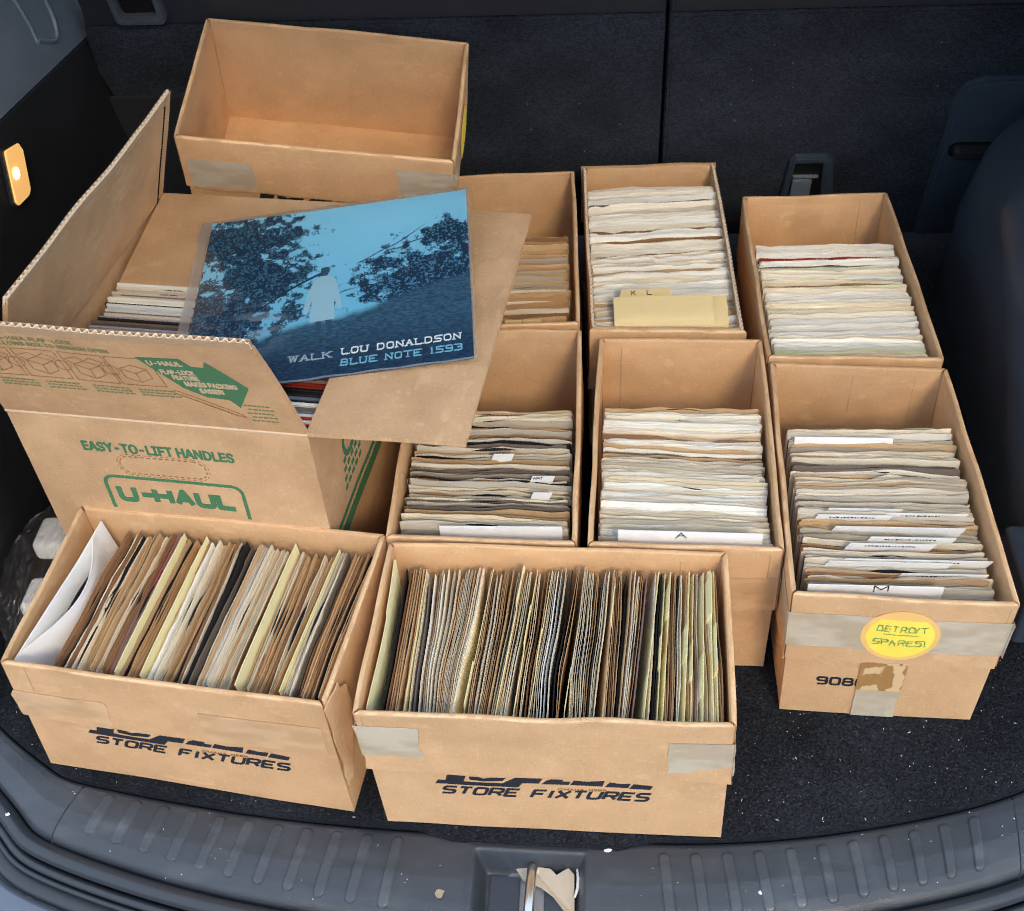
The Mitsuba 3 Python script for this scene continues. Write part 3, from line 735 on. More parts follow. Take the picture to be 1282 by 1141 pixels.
# ------------------------------------------------------------------ the moving box
UR = np.array([[-.537, .364, .34], [-.216, .328, .34], [-.170, .727, .34], [-.485, .762, .34]])
UB = UR.copy(); UB[:, 2] = .002
ku, wu = carton('moving_box', 'large brown moving box with green lettering, open flaps and LP records inside', None, UB, UR, 21, flaps=(0, 0, 0, 0), mat='kraft_mover', cat_='cardboard box')
xh, yh = unit(UR[1] - UR[0]), unit(UR[3] - UR[0])
class Panel:
    """flap hinged on a-b; out: unit vector towards its free edge"""
    def __init__(s, a, b, out, L, t, seed, chamfer=(0, 0), bow=.002, side=1):
        s.a, s.b, s.out, s.L, s.t, s.seed, s.ch, s.bow = np.asarray(a, float), np.asarray(b, float), unit(out), L, t, seed, chamfer, bow
        s.ns = .0012 if seed in (33, 34) else .0035
        s.n = unit(np.cross(s.b - s.a, s.out)) * side; s.len = np.linalg.norm(s.b - s.a)
    def __call__(s, u, v, d):
        u, v, d = np.broadcast_arrays(np.asarray(u, float), np.asarray(v, float), np.asarray(d, float))
        lo, hi = s.ch[0] * v / s.len, 1 - s.ch[1] * v / s.len
        w = lo + u * (hi - lo)
        p = s.a + (s.b - s.a) * w[..., None] + s.out * (v * s.L)[..., None]
        q = np.stack([w * s.len * 12 + s.seed, v * s.L * 12, v * 0 + s.seed], -1)
        return p + s.n * (d + s.bow * np.sin(np.pi * v) * 1.0 + s.ns * v * (meshkit.noise(q) - .5))[..., None]
    def mesh(s, nu=30, nv=14, vend=1.0):
        U, Vv = np.meshgrid(np.linspace(0, 1, nu), np.linspace(0, vend, nv), indexing='ij')
        uvs = np.stack([U * s.len + 10 * s.seed, Vv * s.L], -1)
        a, b = s(U, Vv, s.t / 2), s(U, Vv, -s.t / 2)
        return slab(a, b, uvs)
    def flutes(s):
        a, b = s(0., 1., 0.), s(1., 1., 0.)
        return fluted(a, b, -s.out, s.n, s.t, .0095, bulge=lambda q: s(q, 1.0, 0.) - (a + (b - a) * q[:, None]))
    def decal(s, m, x0, y0, lift=.0002):
        m = fine_mesh(m); v = m[0]
        return s((v[:, 0] + x0) / s.len, (v[:, 1] + y0) / s.L, s.t / 2 + lift + v[:, 2]), m[1]
UPZ = V(0, 0, 1)
ang = lambda out, deg: math.cos(math.radians(deg)) * np.asarray(out) + math.sin(math.radians(deg)) * UPZ
FT = .0052
pf = Panel(UR[0] + V(0, .002, .001), UR[1] + V(0, .002, .001), ang(-yh, 75.5), .150, FT, 31, (0, .016), -.002)
pl = Panel(UR[3] + V(.002, 0, .001), UR[0] + V(.002, 0, .001), ang(-xh, 110), .155, FT, 32, (.004, 0), .001)
pr_ = Panel(UR[1] + V(-.001, 0, .001), UR[2] + V(-.001, 0, .001), ang(xh, 1.6), .160, FT, 33, (0, .012), -.0005, 1)
pb = Panel(UR[2] + V(-.006, 0, .001), UR[3] + V(.006, 0, .001), ang(-yh, -8), .160, FT, 34, (.004, .004), .001)
fkeys = []
for p_, lab in ((pf, 'front flap standing up, printed in green'), (pl, 'left flap standing up with a slotted end'), (pr_, 'right flap folded out flat'), (pb, 'back flap folded in over the records')):
    fk = add('flap', p_.mesh(vend=1 - .0095 / p_.L if p_ in (pf, pl) else 1.0), 'kraft_mover', ku, label=lab, smooth=False)
    if p_ in (pf, pl): add_flutes(p_.flutes(), fk)
    fkeys.append(fk)
# creases of the front flap
plain('crease_card', (.60, .44, .29), .8, .3)
add('crease', tube([pf(u, 0., .0012) for u in np.linspace(0, 1, 30)], .0026, 8), 'crease_card', fkeys[0], smooth=60)
add('slot', tube([pl(.045, v, -FT / 2 - .0002) for v in np.linspace(.0, .93, 12)], .0011, 6), 'dark_hole', fkeys[1])
# green print on the front wall
wf = wu[0]
def heavy(text, h, width, extra):
    m = inter(text, h, True); v = m[0]
    v[:, 0] *= (width - extra) / v[:, 0].max()
    return cat([(v + V(a * extra, b * extra * .4, c), m[1]) for a, b, c in ((0, 0, 0), (1, 0, .00003), (.5, 1, .00006), (.5, -1, .00009))])[:2]
ez = heavy('EASY-TO-LIFT HANDLES', .0125, .167, .0009)
add('lettering', wf.decal(ez, .0704, .2915, -.0002), 'ink_green', ku)
stad = sg.LineString([(.012, .013), (.083, .013)]).buffer(.0125, quad_segs=10)
def dashes(ring, on, off, t):
    L, s, out = ring.length, 0, []
    while s < L:
        out.append(shapely.ops.substring(ring, s, min(s + on, L)).buffer(t / 2, cap_style=2)); s += on + off
    return shapely.union_all(out)
import shapely.ops
add('handle_outline', wf.decal(extrude(shapely.union_all([dashes(stad.exterior, .004, .0028, .0011), dashes(stad.buffer(.003).exterior, .0034, .003, .0007)]), .0002), .107, .2605, -.0002), 'ink_brown', ku)
fr = rrect(0, -.1, .158, .052, .013)
fr = fr.difference(rrect(.0042, -.2, .1538, .0478, .0095)).intersection(sg.box(-1, .001, 1, 1))
uh = stroke_text('U-HAUL', .0265, .0185, .0072, gap=.40)
uh = affinity.scale(uh, .132 / (uh.bounds[2] - uh.bounds[0]), 1, origin=(0, 0))
add('printed_logo', wf.decal(extrude(fr, .0002), .079, .204, -.0002), 'ink_green', ku)
add('lettering', wf.decal(extrude(uh, .0002), .0935, .2155, -.0002), 'ink_green', ku)
# print on the front flap
plain('arrow_print', (.55, .41, .27), .7, .3)
arrow = sg.Polygon([(.194, .116), (.238, .116), (.246, .104), (.258, .1035), (.263, .114), (.291, .074), (.270, .040), (.263, .052), (.241, .054), (.222, .067), (.207, .092)])
ar = add('printed_arrow', pf.decal(extrude(arrow, .0002), 0, 0), 'ink_green', fkeys[0])
for txt, x, y, h, wd in (('U-HAUL', .202, .1045, .0068, .036), ('FLAP-LOCK', .2095, .0905, .0066, .035), ('FEATURE', .218, .0815, .0064, .027), ('MAKES PACKING', .226, .0715, .0068, .054), ('EASIER!', .2375, .0615, .0064, .025)):
    m = heavy(txt, h, wd, .0005)
    add('lettering', pf.decal(m, x, y, .0006), 'arrow_print', fkeys[0])
for txt, x, y, h, wd in (('U-HAUL FLAP-LOCK', .057, .128, .0058, .080), ('ALLOWS BOX TO REMAIN OPEN', .050, .119, .0058, .120)):
    m = inter(txt, h, True); m[0][:, 0] *= wd / m[0][:, 0].max()
    add('lettering', pf.decal(m, x, y), 'ink_faint', fkeys[0])
LS = lambda pts, t=.0006: sg.LineString(pts).buffer(t / 2, cap_style=2)
rng = np.random.default_rng(8)
draw, fine = [], []
for x0 in (.012, .062, .112, .160):
    x1 = x0 + .045
    draw.append(sg.box(x0, .067, x1, .113).exterior.buffer(.0003))
    cx, cy = x0 + .022, .088
    draw += [LS([(cx - .014, cy + .006), (cx, cy + .013), (cx + .014, cy + .007), (cx, cy - .001), (cx - .014, cy + .006)]), LS([(cx - .014, cy + .006), (cx - .014, cy - .009), (cx, cy - .016), (cx + .014, cy - .008), (cx + .014, cy + .007)]), LS([(cx, cy - .001), (cx, cy - .016)])]
    if x0 < .15:
        draw += [LS([(cx - .014, cy + .006), (cx - .02, cy + .014), (cx - .006, cy + .019), (cx, cy + .013)]), LS([(cx + .014, cy + .007), (cx + .020, cy + .013), (cx + .008, cy + .019), (cx, cy + .013)]), sg.Point(cx + .0235, cy + .002).buffer(.008).exterior.buffer(.0003)]
    for r in range(3):
        x = x0 + .012
        while x < x1 + .004:
            l = rng.uniform(.002, .006); fine.append(sg.box(x, .0585 - r * .0045, x + l, .0605 - r * .0045)); x += l + .0012
draw += [LS([(.208, .058), (.262, .026)], .0012), LS([(.211, .062), (.265, .030)], .0008), LS([(.208, .058), (.211, .062)]), LS([(.262, .026), (.270, .024), (.265, .030)])]
for r in range(5):
    x = .274 + .003 * (r % 2)
    while x < .300:
        l = rng.uniform(.002, .005); fine.append(sg.box(x, .044 - r * .0062, x + l, .0460 - r * .0062)); x += l + .0012
add('line_drawing', pf.decal(extrude(shapely.union_all(draw), .0002), 0, 0), 'ink_brown', fkeys[0])
add('fine_print', pf.decal(extrude(shapely.union_all(fine), .0002), 0, 0), 'ink_faint', fkeys[0], kind='stuff')
# green band and ring on its right wall
wr = wu[1]
gb = [sg.box(.012, .150, .40, .166), sg.box(.012, .172, .40, .179), sg.Point(.095, .247).buffer(.018).exterior.buffer(.0035)]
for r in range(4): gb += [sg.box(.060 + .003 * r + q_ * .013, .196 + r * .011, .069 + .003 * r + q_ * .013, .202 + r * .011) for q_ in range(5)]
add('printed_logo', wr.decal(extrude(shapely.union_all(gb).intersection(sg.box(.01, .02, .4, .333)), .0002), 0, 0, -.0002), 'ink_green', ku)

# ------------------------------------------------------------------ paper: sheets, sleeves, discs
def sheet(ws, tops, pos, th, zb0, levels=(0, .45, .8, .94, 1.0)):
    """thin upright sheet; pos(w, f) -> point shift along s at height fraction f"""
    ws, tops = np.asarray(ws), np.asarray(tops)
    Wg, F = np.meshgrid(ws, np.asarray(levels), indexing='ij')
    Z = zb0 + (tops[:, None] - zb0) * F
    S = pos(Wg, F)
    a = np.stack([S + th / 2, Wg, Z], -1); b = np.stack([S - th / 2, Wg, Z], -1)
    return slab(a, b)[:2]

class Frame:
    """s runs along the stack, w across it; origin at a rim corner of the box's inside"""
    def __init__(s, o, es, ew):
        s.o, s.es, s.ew = np.asarray(o, float), np.asarray(es, float), np.asarray(ew, float)
    def __call__(s, m):
        v = m[0]
        return s.o + v[:, :1] * s.es + v[:, 1:2] * s.ew + v[:, 2:3] * V(0, 0, 1), m[1]

PAL = {k: srgb(*c) for k, c in dict(white=(240, 239, 232), cream=(232, 221, 196), ivory=(238, 231, 214), tan=(205, 172, 130), kraftp=(186, 148, 108), brown=(150, 112, 80),
      grey=(182, 170, 152), lgrey=(212, 203, 186), dgrey=(116, 104, 94), black=(38, 36, 38), red=(150, 52, 44), orange=(204, 164, 112), pink=(206, 164, 150),
      yellow=(232, 222, 130), lemon=(226, 230, 160), green=(216, 216, 186), blue=(104, 112, 134), lavender=(172, 170, 184), bluegrey=(206, 210, 210), mauve=(150, 122, 118)).items()}
ADJ = dict(white='white', cream='cream', ivory='ivory', tan='tan', kraftp='light brown', brown='brown', grey='grey', lgrey='pale grey', dgrey='dark grey', black='black', red='red', orange='orange', pink='pink', yellow='yellow', lemon='pale yellow', green='pale green', blue='blue', lavender='lavender', bluegrey='bluish white', mauve='mauve')

def colours(m, rgb, rng, tone=.02):
    v = m[0]
    z = v[:, 2]; e = np.clip((z - (z.max() - .012)) / .012, 0, 1)
    n = meshkit.noise(v * 60 + rng.uniform(0, 50)) - .5
    c = rgb[None] * (1 - tone * e[:, None] * V(.6, .9, 1.3)) * (1 + .12 * n[:, None])
    return np.clip(c, .003, .9)

def pick(rng, weights):
    k = list(weights); p = np.array([weights[a] for a in k], float)
    return k[rng.choice(len(k), p=p / p.sum())]

def pack(seed, N, f0, f1, r0, r1, b0, b1, ztop, w0, w1, palette, disc=.6, openr=(.0006, .0022), zvar=.003, wav=.0016, dtop=(.0004, .0030), gaps={}, low=-1, opened=.35, jt=.12, zj=.0015, sg_=.42, twv=.0010, tv=.87):
    """returns a list of dicts(paper=mesh, colour, disc=mesh or None, name, i, s) in stack coordinates (s, w, z)"""
    rng = np.random.default_rng(seed)
    lg = rng.normal(0, sg_, N) + .25 * np.sin(np.arange(N) * .9 + rng.uniform(0, 6))
    def cum(sig, a, b):
        g = np.exp(lg + rng.normal(0, sig, N)); c = np.cumsum(g) - g / 2
        ex = np.zeros(N)
        for q, sz in gaps.items(): ex[int(q * N):] += sz * {.22: .75, .23: .25, .10: .1}[sig]
        return a + (b - a - ex[-1]) * c / g.sum() + ex
    F_, R_, B_ = cum(.22, f0, f1), cum(.23, r0, r1), cum(.10, b0, b1)
    gap = np.minimum(np.gradient(F_), np.gradient(R_))
    ws = np.array([0, .015, .05, .11, .18, .26, .35, .45, .5, .56, .65, .74, .82, .89, .95, .985, 1.0])
    out = []
    zs = .0
    for i in range(N):
        zs = .8 * zs + rng.normal(0, zvar * .5)
        zt = ztop + zs + rng.normal(0, zj)
        off = rng.normal(0, .0012)
        x0, x1 = w0 + off + .001, w1 + off - .001
        if rng.random() < .12: x1 -= rng.uniform(.002, .008)
        name = palette(i / N, rng) if callable(palette) else pick(rng, palette)
        rgb = PAL[name] * rng.uniform(tv, 1.06)
        if name in ('red', 'orange', 'pink', 'blue', 'black', 'brown', 'dgrey'): zt -= rng.uniform(.0005, .0030)
        op = min(rng.uniform(*openr) if rng.random() < opened else rng.uniform(.0, .0003), gap[i] * .80)
        thk = min(.0005, gap[i] * .15)
        lo = thk * 1.02
        ph = rng.uniform(0, 6.28, 4)
        tilt = rng.normal(0, .0022)
        jit = gap[i] * jt
        def mid(t, f, i=i, ph=ph, jit=jit):
            top = F_[i] + (R_[i] - F_[i]) * t
            q = np.stack([t * 3.2, np.full_like(t, i * .07), f * 1.5 + seed], -1)
            wv = wav * (meshkit.noise(q) - .5) * 2 * (.35 + .65 * f)
            j = jit * (np.sin(6 * t + ph[0]) + .5 * np.sin(15 * t + ph[1])) * f
            return B_[i] + (top - B_[i]) * f + wv + j
        base = zt - .183
        halves = []
        for sd in (-1, 1):
            tops = zt + twv * (meshkit.noise(np.stack([ws * 9 + i * 3, ws * 0 + sd, ws * 0 + seed], -1)) - .5) * 2 - np.where((ws < .01) | (ws > .99), .0012, 0) + rng.normal(0, .0004, len(ws)) - np.where(rng.random(len(ws)) < .025, .003, 0) + (rng.normal(-.0011, .0012) if sd == low else rng.normal(0, .0005)) + tilt * (ws - .5)
            if rng.random() < .07:   # a dog-eared corner
                e = rng.uniform(.10, .22); tops = tops - np.clip((e - (ws if rng.random() < .5 else 1 - ws)) / e, 0, 1) * rng.uniform(.004, .010)
            tw = lambda Wg: (Wg - x0) / (x1 - x0)
            def pos(Wg, F, sd=sd):
                t = tw(Wg)
                g = lo + op * np.clip(np.sin(np.pi * np.clip(t, 0, 1)), 0, 1) ** .7 * (.35 + .65 * F ** 2)
                return mid(t, F) + sd * g / 2
            halves.append(sheet(x0 + ws * (x1 - x0), tops, pos, thk, base))
        paper = cat(halves)[:2]
        half = len(halves[0][0])
        dm = None
        if rng.random() < disc and op > .0009:
            n = 36; th = np.linspace(0, 2 * np.pi, n, endpoint=False)
            rad = .0868; cw = (x0 + x1) / 2 + rng.normal(0, .0012); cz = zt - rad - rng.uniform(*dtop)
            pw, pz = np.append(cw + rad * np.cos(th), cw), np.append(cz + rad * np.sin(th), cz)
            fz = np.clip((pz - base) / (zt - base), 0, 1)
            m_ = mid(np.clip((pw - x0) / (x1 - x0), 0, 1), fz)
            tk = min(.0007, op * .35)
            a = np.stack([m_ + tk / 2, pw, pz], -1); b = np.stack([m_ - tk / 2, pw, pz], -1)
            j = np.arange(n); k = (j + 1) % n
            ff = np.vstack([np.stack([j, k, j * 0 + n], 1), np.stack([k, j, j * 0 + n], 1) + n + 1, np.stack([j, j + n + 1, k], 1), np.stack([k, j + n + 1, k + n + 1], 1)])
            dm = (np.vstack([a, b]), ff)
        out.append(dict(half=half, tone=rng.uniform(.84, 1.0), paper=paper, rgb=rgb, disc=dm, name=name, i=i, f=F_[i], r=R_[i], b=B_[i], gap=gap[i], zt=zt))
    return out, rng

def frame(n):
    h, rim, bot = BOXES[n]
    r = np.array(rim)
    if n in ('FL', 'FM'):
        es, ew = unit(r[1] - r[0] + r[2] - r[3]), None
        ew = V(-es[1], es[0]); o = (r[0] + (r[3] - (r[3] - r[0]) @ ew * ew)) / 2
    else:
        es = unit(r[3] - r[0] + r[2] - r[1]); ew = V(es[1], -es[0]); o = (r[0] + (r[3] - (r[3] - r[0]) @ es * es)) / 2
    return Frame([*o, 0], [*es, 0], [*ew, 0])

def divider(fr, fs, rs, bs, w0, w1, ztop, tab, col, wav=0.0, th=.0006, zbase=.02):
    """stiff card with a tab between tab[0] and tab[1] (fractions), tab[2] high"""
    ws = np.unique(np.concatenate([np.linspace(0, 1, 9), [tab[0] - .015, tab[0], tab[1], tab[1] + .015] if tab else []]).clip(0, 1))
    tp = ztop + (np.where((ws >= tab[0]) & (ws <= tab[1]), tab[2], 0) if tab else 0) - np.where((ws == 0) | (ws == 1), .0015, 0)
    def pos(Wg, F):
        t = (Wg - w0) / (w1 - w0)
        return bs + ((fs + (rs - fs) * t) - bs) * F + wav * np.sin(np.pi * t) * F
    return fr(sheet(w0 + ws * (w1 - w0), tp, pos, th, zbase))

WHERE = dict(FL='front left box', FM='front middle box', RF='yellow sticker box')
paper_verts = 0
ORD = ['first','second','third','fourth','fifth','sixth','seventh','eighth','ninth','tenth','eleventh','twelfth','thirteenth','fourteenth','fifteenth','sixteenth','seventeenth','eighteenth']
def emit(n, items, fr, sections, frm):
    """each record a thing: paper sleeve and, where it shows, the disc"""
    count = {}
    for it in items:
        s = (it['i'] + .5) / len(items)
        where = next(t for q, t in sections if s <= q)
        c = count[(it['name'], where)] = count.get((it['name'], where), -1) + 1
        k = thing('record_single', f"{ORD[min(c, 17)]} {ADJ[it['name']]} record sleeve {frm}, {where} of {WHERE[n]}", 'record', f"single records in {WHERE[n]}")
        pm = fr(it['paper'])
        cl_ = colours(pm, it['rgb'], np.random.default_rng(it['i'])); cl_[:it['half']] *= it['tone']
        add('paper_sleeve', pm, 'paper', k, color=cl_)
        if it['disc'] is not None:
            add('disc', fr(it['disc']), 'vinyl', k)

# --- front left box
frL = frame('FL')
def pal_FL(s, rng):
    if rng.random() < .26: return pick(rng, dict(brown=3, dgrey=1.5, black=2.5))
    if s < .12: return pick(rng, dict(cream=4, tan=3, ivory=2, kraftp=1))
    if s < .34: return pick(rng, dict(tan=4, cream=2.5, kraftp=2, red=1.6, orange=.5, mauve=.4))
    if s < .58: return pick(rng, dict(cream=4, tan=3, lgrey=2, white=1, kraftp=1, ivory=2, red=.25))
    if s < .74: return pick(rng, dict(white=2, cream=4, lgrey=2, tan=2, ivory=1, orange=.3))
    return pick(rng, dict(tan=4, kraftp=3, cream=2, lgrey=.6))
itFL, _ = pack(11, 90, .047, .326, .050, .334, .068, .331, .184, .011, .194, pal_FL, disc=.85, openr=(.0016, .0040), opened=.45, jt=.05, zvar=.004, dtop=(-.0012, .0012), wav=.003, low=1, gaps={.245: .004, .365: .004, .735: .010, .865: .012})
emit('FL', itFL, frL, [(.245, 'before first divider'), (.365, 'between first two dividers'), (.735, 'in wide middle run'), (.865, 'between last two dividers'), (1.01, 'after last divider')], 'from left')
def place_dividers(n, fr, items, specs, w0, w1, mat, group, wherefmt):
    for j, (s, z, tab, tw) in enumerate(specs):
        i = min(int(s * len(items)), len(items) - 2)
        a, b = items[i], items[i + 1]
        f_, r_, b_ = (a['f'] + b['f']) / 2, (a['r'] + b['r']) / 2, (a['b'] + b['b']) / 2
        m = divider(fr, f_ - tw, r_ + .0005, b_, w0, w1, z, tab, None)
        add('index_divider', m, mat, label=wherefmt[j], cat='divider card', group=group)
plain('card_yellow', (.78, .71, .40), .7, .3)
place_dividers('FL', frL, itFL, [(.245, .194, None, 0), (.365, .193, None, 0), (.735, .197, None, .004), (.865, .195, None, .005)], .012, .193, 'card_yellow', 'yellow divider cards in the front left box',
  ['buff divider card nearest the white sleeve in the front left box', 'buff divider card second from the white sleeve in the front left box', 'tall pale yellow divider card left of the last one in the front left box', 'pale yellow divider card nearest the right end of the front left box'])
# white sleeve bulging open at the left end, its disc showing
def white_pos(sd):
    def pos(Wg, F):
        t = np.clip((Wg - .010) / .186, 0, 1)
        top = .0105 + .012 * t
        g = .026 * np.sin(np.pi * np.clip((t - .04) / .86, 0, 1)) ** 1.1 * F ** .8
        bot = .052
        return bot + (top - bot) * F + np.where(sd > 0, g, g * 0)
    return pos
wsx = np.linspace(0, 1, 26)
wk = thing('record_single', 'large white record sleeve bulging open at the left end of the front left box', 'record')
wt = .192 + .012 * np.clip(wsx - .7, 0, 1)
lv = np.linspace(0, 1, 12)
for sd in (-1, 1):
    m = frL(sheet(.010 + wsx * .186, wt, white_pos(sd), .0007, .008, lv))
    add('paper_sleeve', m, 'card_white', wk, smooth=40)
th = np.linspace(0, 2 * np.pi, 64, endpoint=False)
dv = np.stack([np.zeros(64), .103 + .0868 * np.cos(th), .098 + .0868 * np.sin(th)], -1)
fz = np.clip((dv[:, 2] - .008) / .184, 0, 1)
dv[:, 0] = .6 * white_pos(1)(dv[:, 1], fz) + .4 * white_pos(-1)(dv[:, 1], fz)
dv = np.vstack([dv, dv.mean(0)[None]]); j = np.arange(64); kq = (j + 1) % 64
add('disc', frL((np.vstack([dv + V(.0005, 0, 0), dv - V(.0005, 0, 0)]), np.vstack([np.stack([j, kq, j * 0 + 64], 1), np.stack([kq, j, j * 0 + 64], 1) + 65, np.stack([j, j + 65, kq], 1), np.stack([kq, j + 65, kq + 65], 1)]))), 'vinyl', wk)

# --- front middle box
frM = frame('FM')
def pal_FM(s, rng):
    if s < .08: return pick(rng, dict(tan=2, kraftp=2, brown=2, black=1))
    if s < .28: return pick(rng, dict(lgrey=2, mauve=.5, dgrey=.8, white=2, black=1.2, brown=.6, cream=4, tan=2, ivory=1))
    if rng.random() < .18: return pick(rng, dict(brown=3, dgrey=2, black=1.5))
    if s < .48: return pick(rng, dict(tan=3, kraftp=1.6, cream=4, ivory=2, lgrey=1))
    if s < .56: return pick(rng, dict(lavender=2, bluegrey=2, lgrey=2, white=2, cream=1, blue=.3))
    if s < .78: return pick(rng, dict(tan=3, cream=4, kraftp=1.2, lgrey=1.5, ivory=3, bluegrey=.3))
    return pick(rng, dict(tan=3, mauve=.6, cream=3, lgrey=2, kraftp=1.4, red=.25, ivory=1))
itFM, _ = pack(23, 80, .020, .339, .018, .339, .012, .292, .187, .011, .194, pal_FM, disc=.7, openr=(.0012, .0030), opened=.40, jt=.03, sg_=.22, zvar=.0035, dtop=(-.0010, .0015), wav=.003, low=1, gaps={.085: .005, .29: .016, .395: .006, .425: .005, .58: .013, .69: .010, .80: .014, .835: .010, .89: .012, .945: .010})
emit('FM', itFM, frM, [(.085, 'before second divider'), (.29, 'in dark run'), (.425, 'after third divider'), (.58, 'in bluish middle part'), (.80, 'right of middle'), (1.01, 'among close dividers')], 'from left')
fmd = [(.085, .186, None, .002), (.29, .189, (.05, .32, .009), .006), (.395, .193, (.72, .97, .009), .003), (.425, .190, (.45, .70, .009), .003), (.48, .189, (.33, .55, .008), .002),
       (.58, .190, (.05, .30, .008), .005), (.69, .191, (.62, .85, .008), .004), (.80, .192, (.06, .30, .008), .006), (.815, .189, (.35, .55, .008), .002), (.835, .192, (.68, .9, .008), .005), (.89, .193, (.40, .62, .008), .006), (.905, .190, (.28, .5, .009), .003), (.945, .192, (.18, .42, .008), .006), (.965, .197, (.66, .93, .010), .003), (.982, .195, (.3, .6, .008), .002)]
ordn = ['second', 'third', 'fourth', 'fifth', 'sixth', 'seventh', 'eighth', 'ninth', 'tenth', 'eleventh', 'twelfth', 'thirteenth', 'fourteenth', 'fifteenth', 'last']
add('index_divider', divider(frM, .0085, .0095, .0105, .012, .193, .200, (.60, .97, .005), None, wav=.003), 'card_yellow', label='tall yellow divider card against the left wall of the box with two pale tape squares', cat='divider card', group='yellow divider cards in the box with two pale tape squares')
place_dividers('FM', frM, itFM, fmd, .012, .193, 'card_yellow', 'yellow divider cards in the box with two pale tape squares',
  [f'{o} yellow divider card from the left in the box with two pale tape squares' for o in ordn])

# --- right front box
frR = frame('RF')
wid = lambda n: (.0155, .0155 + .183) if n in ('RF',) else (.0105, .0105 + .183)
def pal_RF(s, rng):
    if rng.random() < .16: return pick(rng, dict(brown=1.5, dgrey=3, black=1))
    if s < .25: return pick(rng, dict(grey=2, lgrey=4, tan=1, cream=2))
    if s < .5: return pick(rng, dict(lgrey=4, tan=2, cream=3, grey=2, kraftp=.7))
    return pick(rng, dict(cream=4, tan=1.5, lgrey=3, ivory=3, grey=1))
itRF, _ = pack(37, 84, .014, .252, .014, .254, .012, .215, .188, *wid('RF'), pal_RF, disc=.6, openr=(.0012, .0032), zvar=.003, wav=.0045, dtop=(-.0010, .0022), zj=.0022, twv=.0020, tv=.74)
emit('RF', itRF, frR, [(.3, 'in front third'), (.6, 'in middle third'), (1.01, 'in back third')], 'from front')
# --- the other boxes: one body of packed sleeves
stuff = []
def bulk(n, items, fr):
    for it in items:
        pm = fr(it['paper']); cl_ = colours(pm, it['rgb'], np.random.default_rng(it['i'] + 7)); cl_[:it['half']] *= it['tone']; stuff.append((pm, cl_))
        if it['disc'] is not None:
            dm = fr(it['disc']); stuff.append((dm, np.tile(V(.014, .014, .016), (len(dm[0]), 1))))
frC, frCB, frRB, frLF, frLB = (frame(n) for n in ('CF', 'CB', 'RB', 'LF', 'LB'))
itCF, _ = pack(41, 72, .016, .226, .016, .226, .016, .20, .187, .010, .190, lambda s, rng: pick(rng, dict(brown=1, dgrey=2)) if rng.random() < .09 else pick(rng, dict(white=4, ivory=2, cream=1, lgrey=1.5, bluegrey=1)) if s < .45 else pick(rng, dict(cream=2, tan=1.5, ivory=2, white=2, lgrey=2, pink=.5, orange=.2, bluegrey=1)), disc=.5, zvar=.003, wav=.0045, dtop=(-.0005, .003), zj=.0022, twv=.0020, tv=.78)
itCB, _ = pack(43, 92, .014, .336, .014, .338, .012, .31, .194, .008, .191, lambda s, rng: pick(rng, dict(brown=2, dgrey=2, tan=2)) if rng.random() < .07 else pick(rng, dict(white=6, ivory=2, cream=1, bluegrey=.6, lgrey=1.2)), disc=.35, zvar=.002, wav=.004, dtop=(-.0002, .004), zj=.0019, twv=.0018, tv=.79)
itRB, _ = pack(47, 72, .012, .246, .012, .248, .012, .225, .190, .0105, .1935, lambda s, rng: 'red' if .885 < s < .91 else pick(rng, dict(brown=1, dgrey=2)) if rng.random() < .05 else pick(rng, dict(white=4, ivory=3, cream=1.4, green=.6, bluegrey=1)), disc=.2, zvar=.0015, wav=.003, zj=.0017, twv=.0014, tv=.79)
itLF, _ = pack(53, 72, .016, .212, .016, .214, .016, .195, .187, .010, .192, lambda s, rng: pick(rng, dict(grey=1.5, dgrey=2, tan=2, lgrey=3, brown=1, black=1.6, cream=2.4)), disc=.9, openr=(.001, .0030), opened=.6, zvar=.0035, wav=.0045, dtop=(-.0012, .001), zj=.0024, twv=.0022, tv=.62)
itLB, _ = pack(59, 40, .012, .206, .012, .206, .012, .20, .187, .012, .193, lambda s, rng: pick(rng, dict(tan=3, kraftp=3, cream=2, grey=1.5, brown=1)), disc=.5, zvar=.003)
for n, it, fr in (('CB', itCB, frCB), ('RB', itRB, frRB), ('LF', itLF, frLF), ('LB', itLB, frLB), ('CF', itCF, frC)):
    bulk(n, it, fr)
sm = cat([a for a, c in stuff])[:2]
add('packed_record_sleeves', sm, 'paper', color=np.vstack([c for a, c in stuff]), kind='stuff', label='closely packed paper record sleeves filling the five further boxes', cat='record')

# --- index cards in the further boxes
def index_card(fr, items, idx, w0, w1, z, tab, mat, label, group=None, lean=0., bsf=None, text=None, tsize=.008, tw=None, name='index_card', slope=0., th=.0007, front=0.0, catg='index card'):
    it = items[idx]
    f_ = it['f'] - it['gap'] / 2 - front; b_ = it['b']
    ws = np.unique(np.concatenate([np.linspace(0, 1, 9)] + ([[tab[0] - .02, tab[0], tab[1], tab[1] + .02]] if tab else [])).clip(0, 1))
    tp = z + (np.where((ws >= tab[0]) & (ws <= tab[1]), tab[2], 0) if tab else 0)
    tp = np.broadcast_to(tp, ws.shape)
    slope_z = slope
    zb0 = .03
    def pos(Wg, F):
        return b_ + (f_ - b_) * F - lean * np.clip(F - .8, 0, 1) / .2
    v, f = sheet(w0 + ws * (w1 - w0), tp, pos, th, zb0)
    if slope_z:      # slanted card: parallelogram
        v = v.copy(); v[:, 1] += slope_z * np.clip((v[:, 2] - (z - .03)) / .03, 0, 1)
    k = add(name, fr((v, f)), mat, label=label, cat=catg, group=group)
    if text:
        g = text if not isinstance(text, str) else None
        if g is None:
            g = centred(stroke_text(text, tsize, tw or tsize * .7, tsize * .1, gap=.35, jitter=.02, seed=3))
        return k, g
    return k
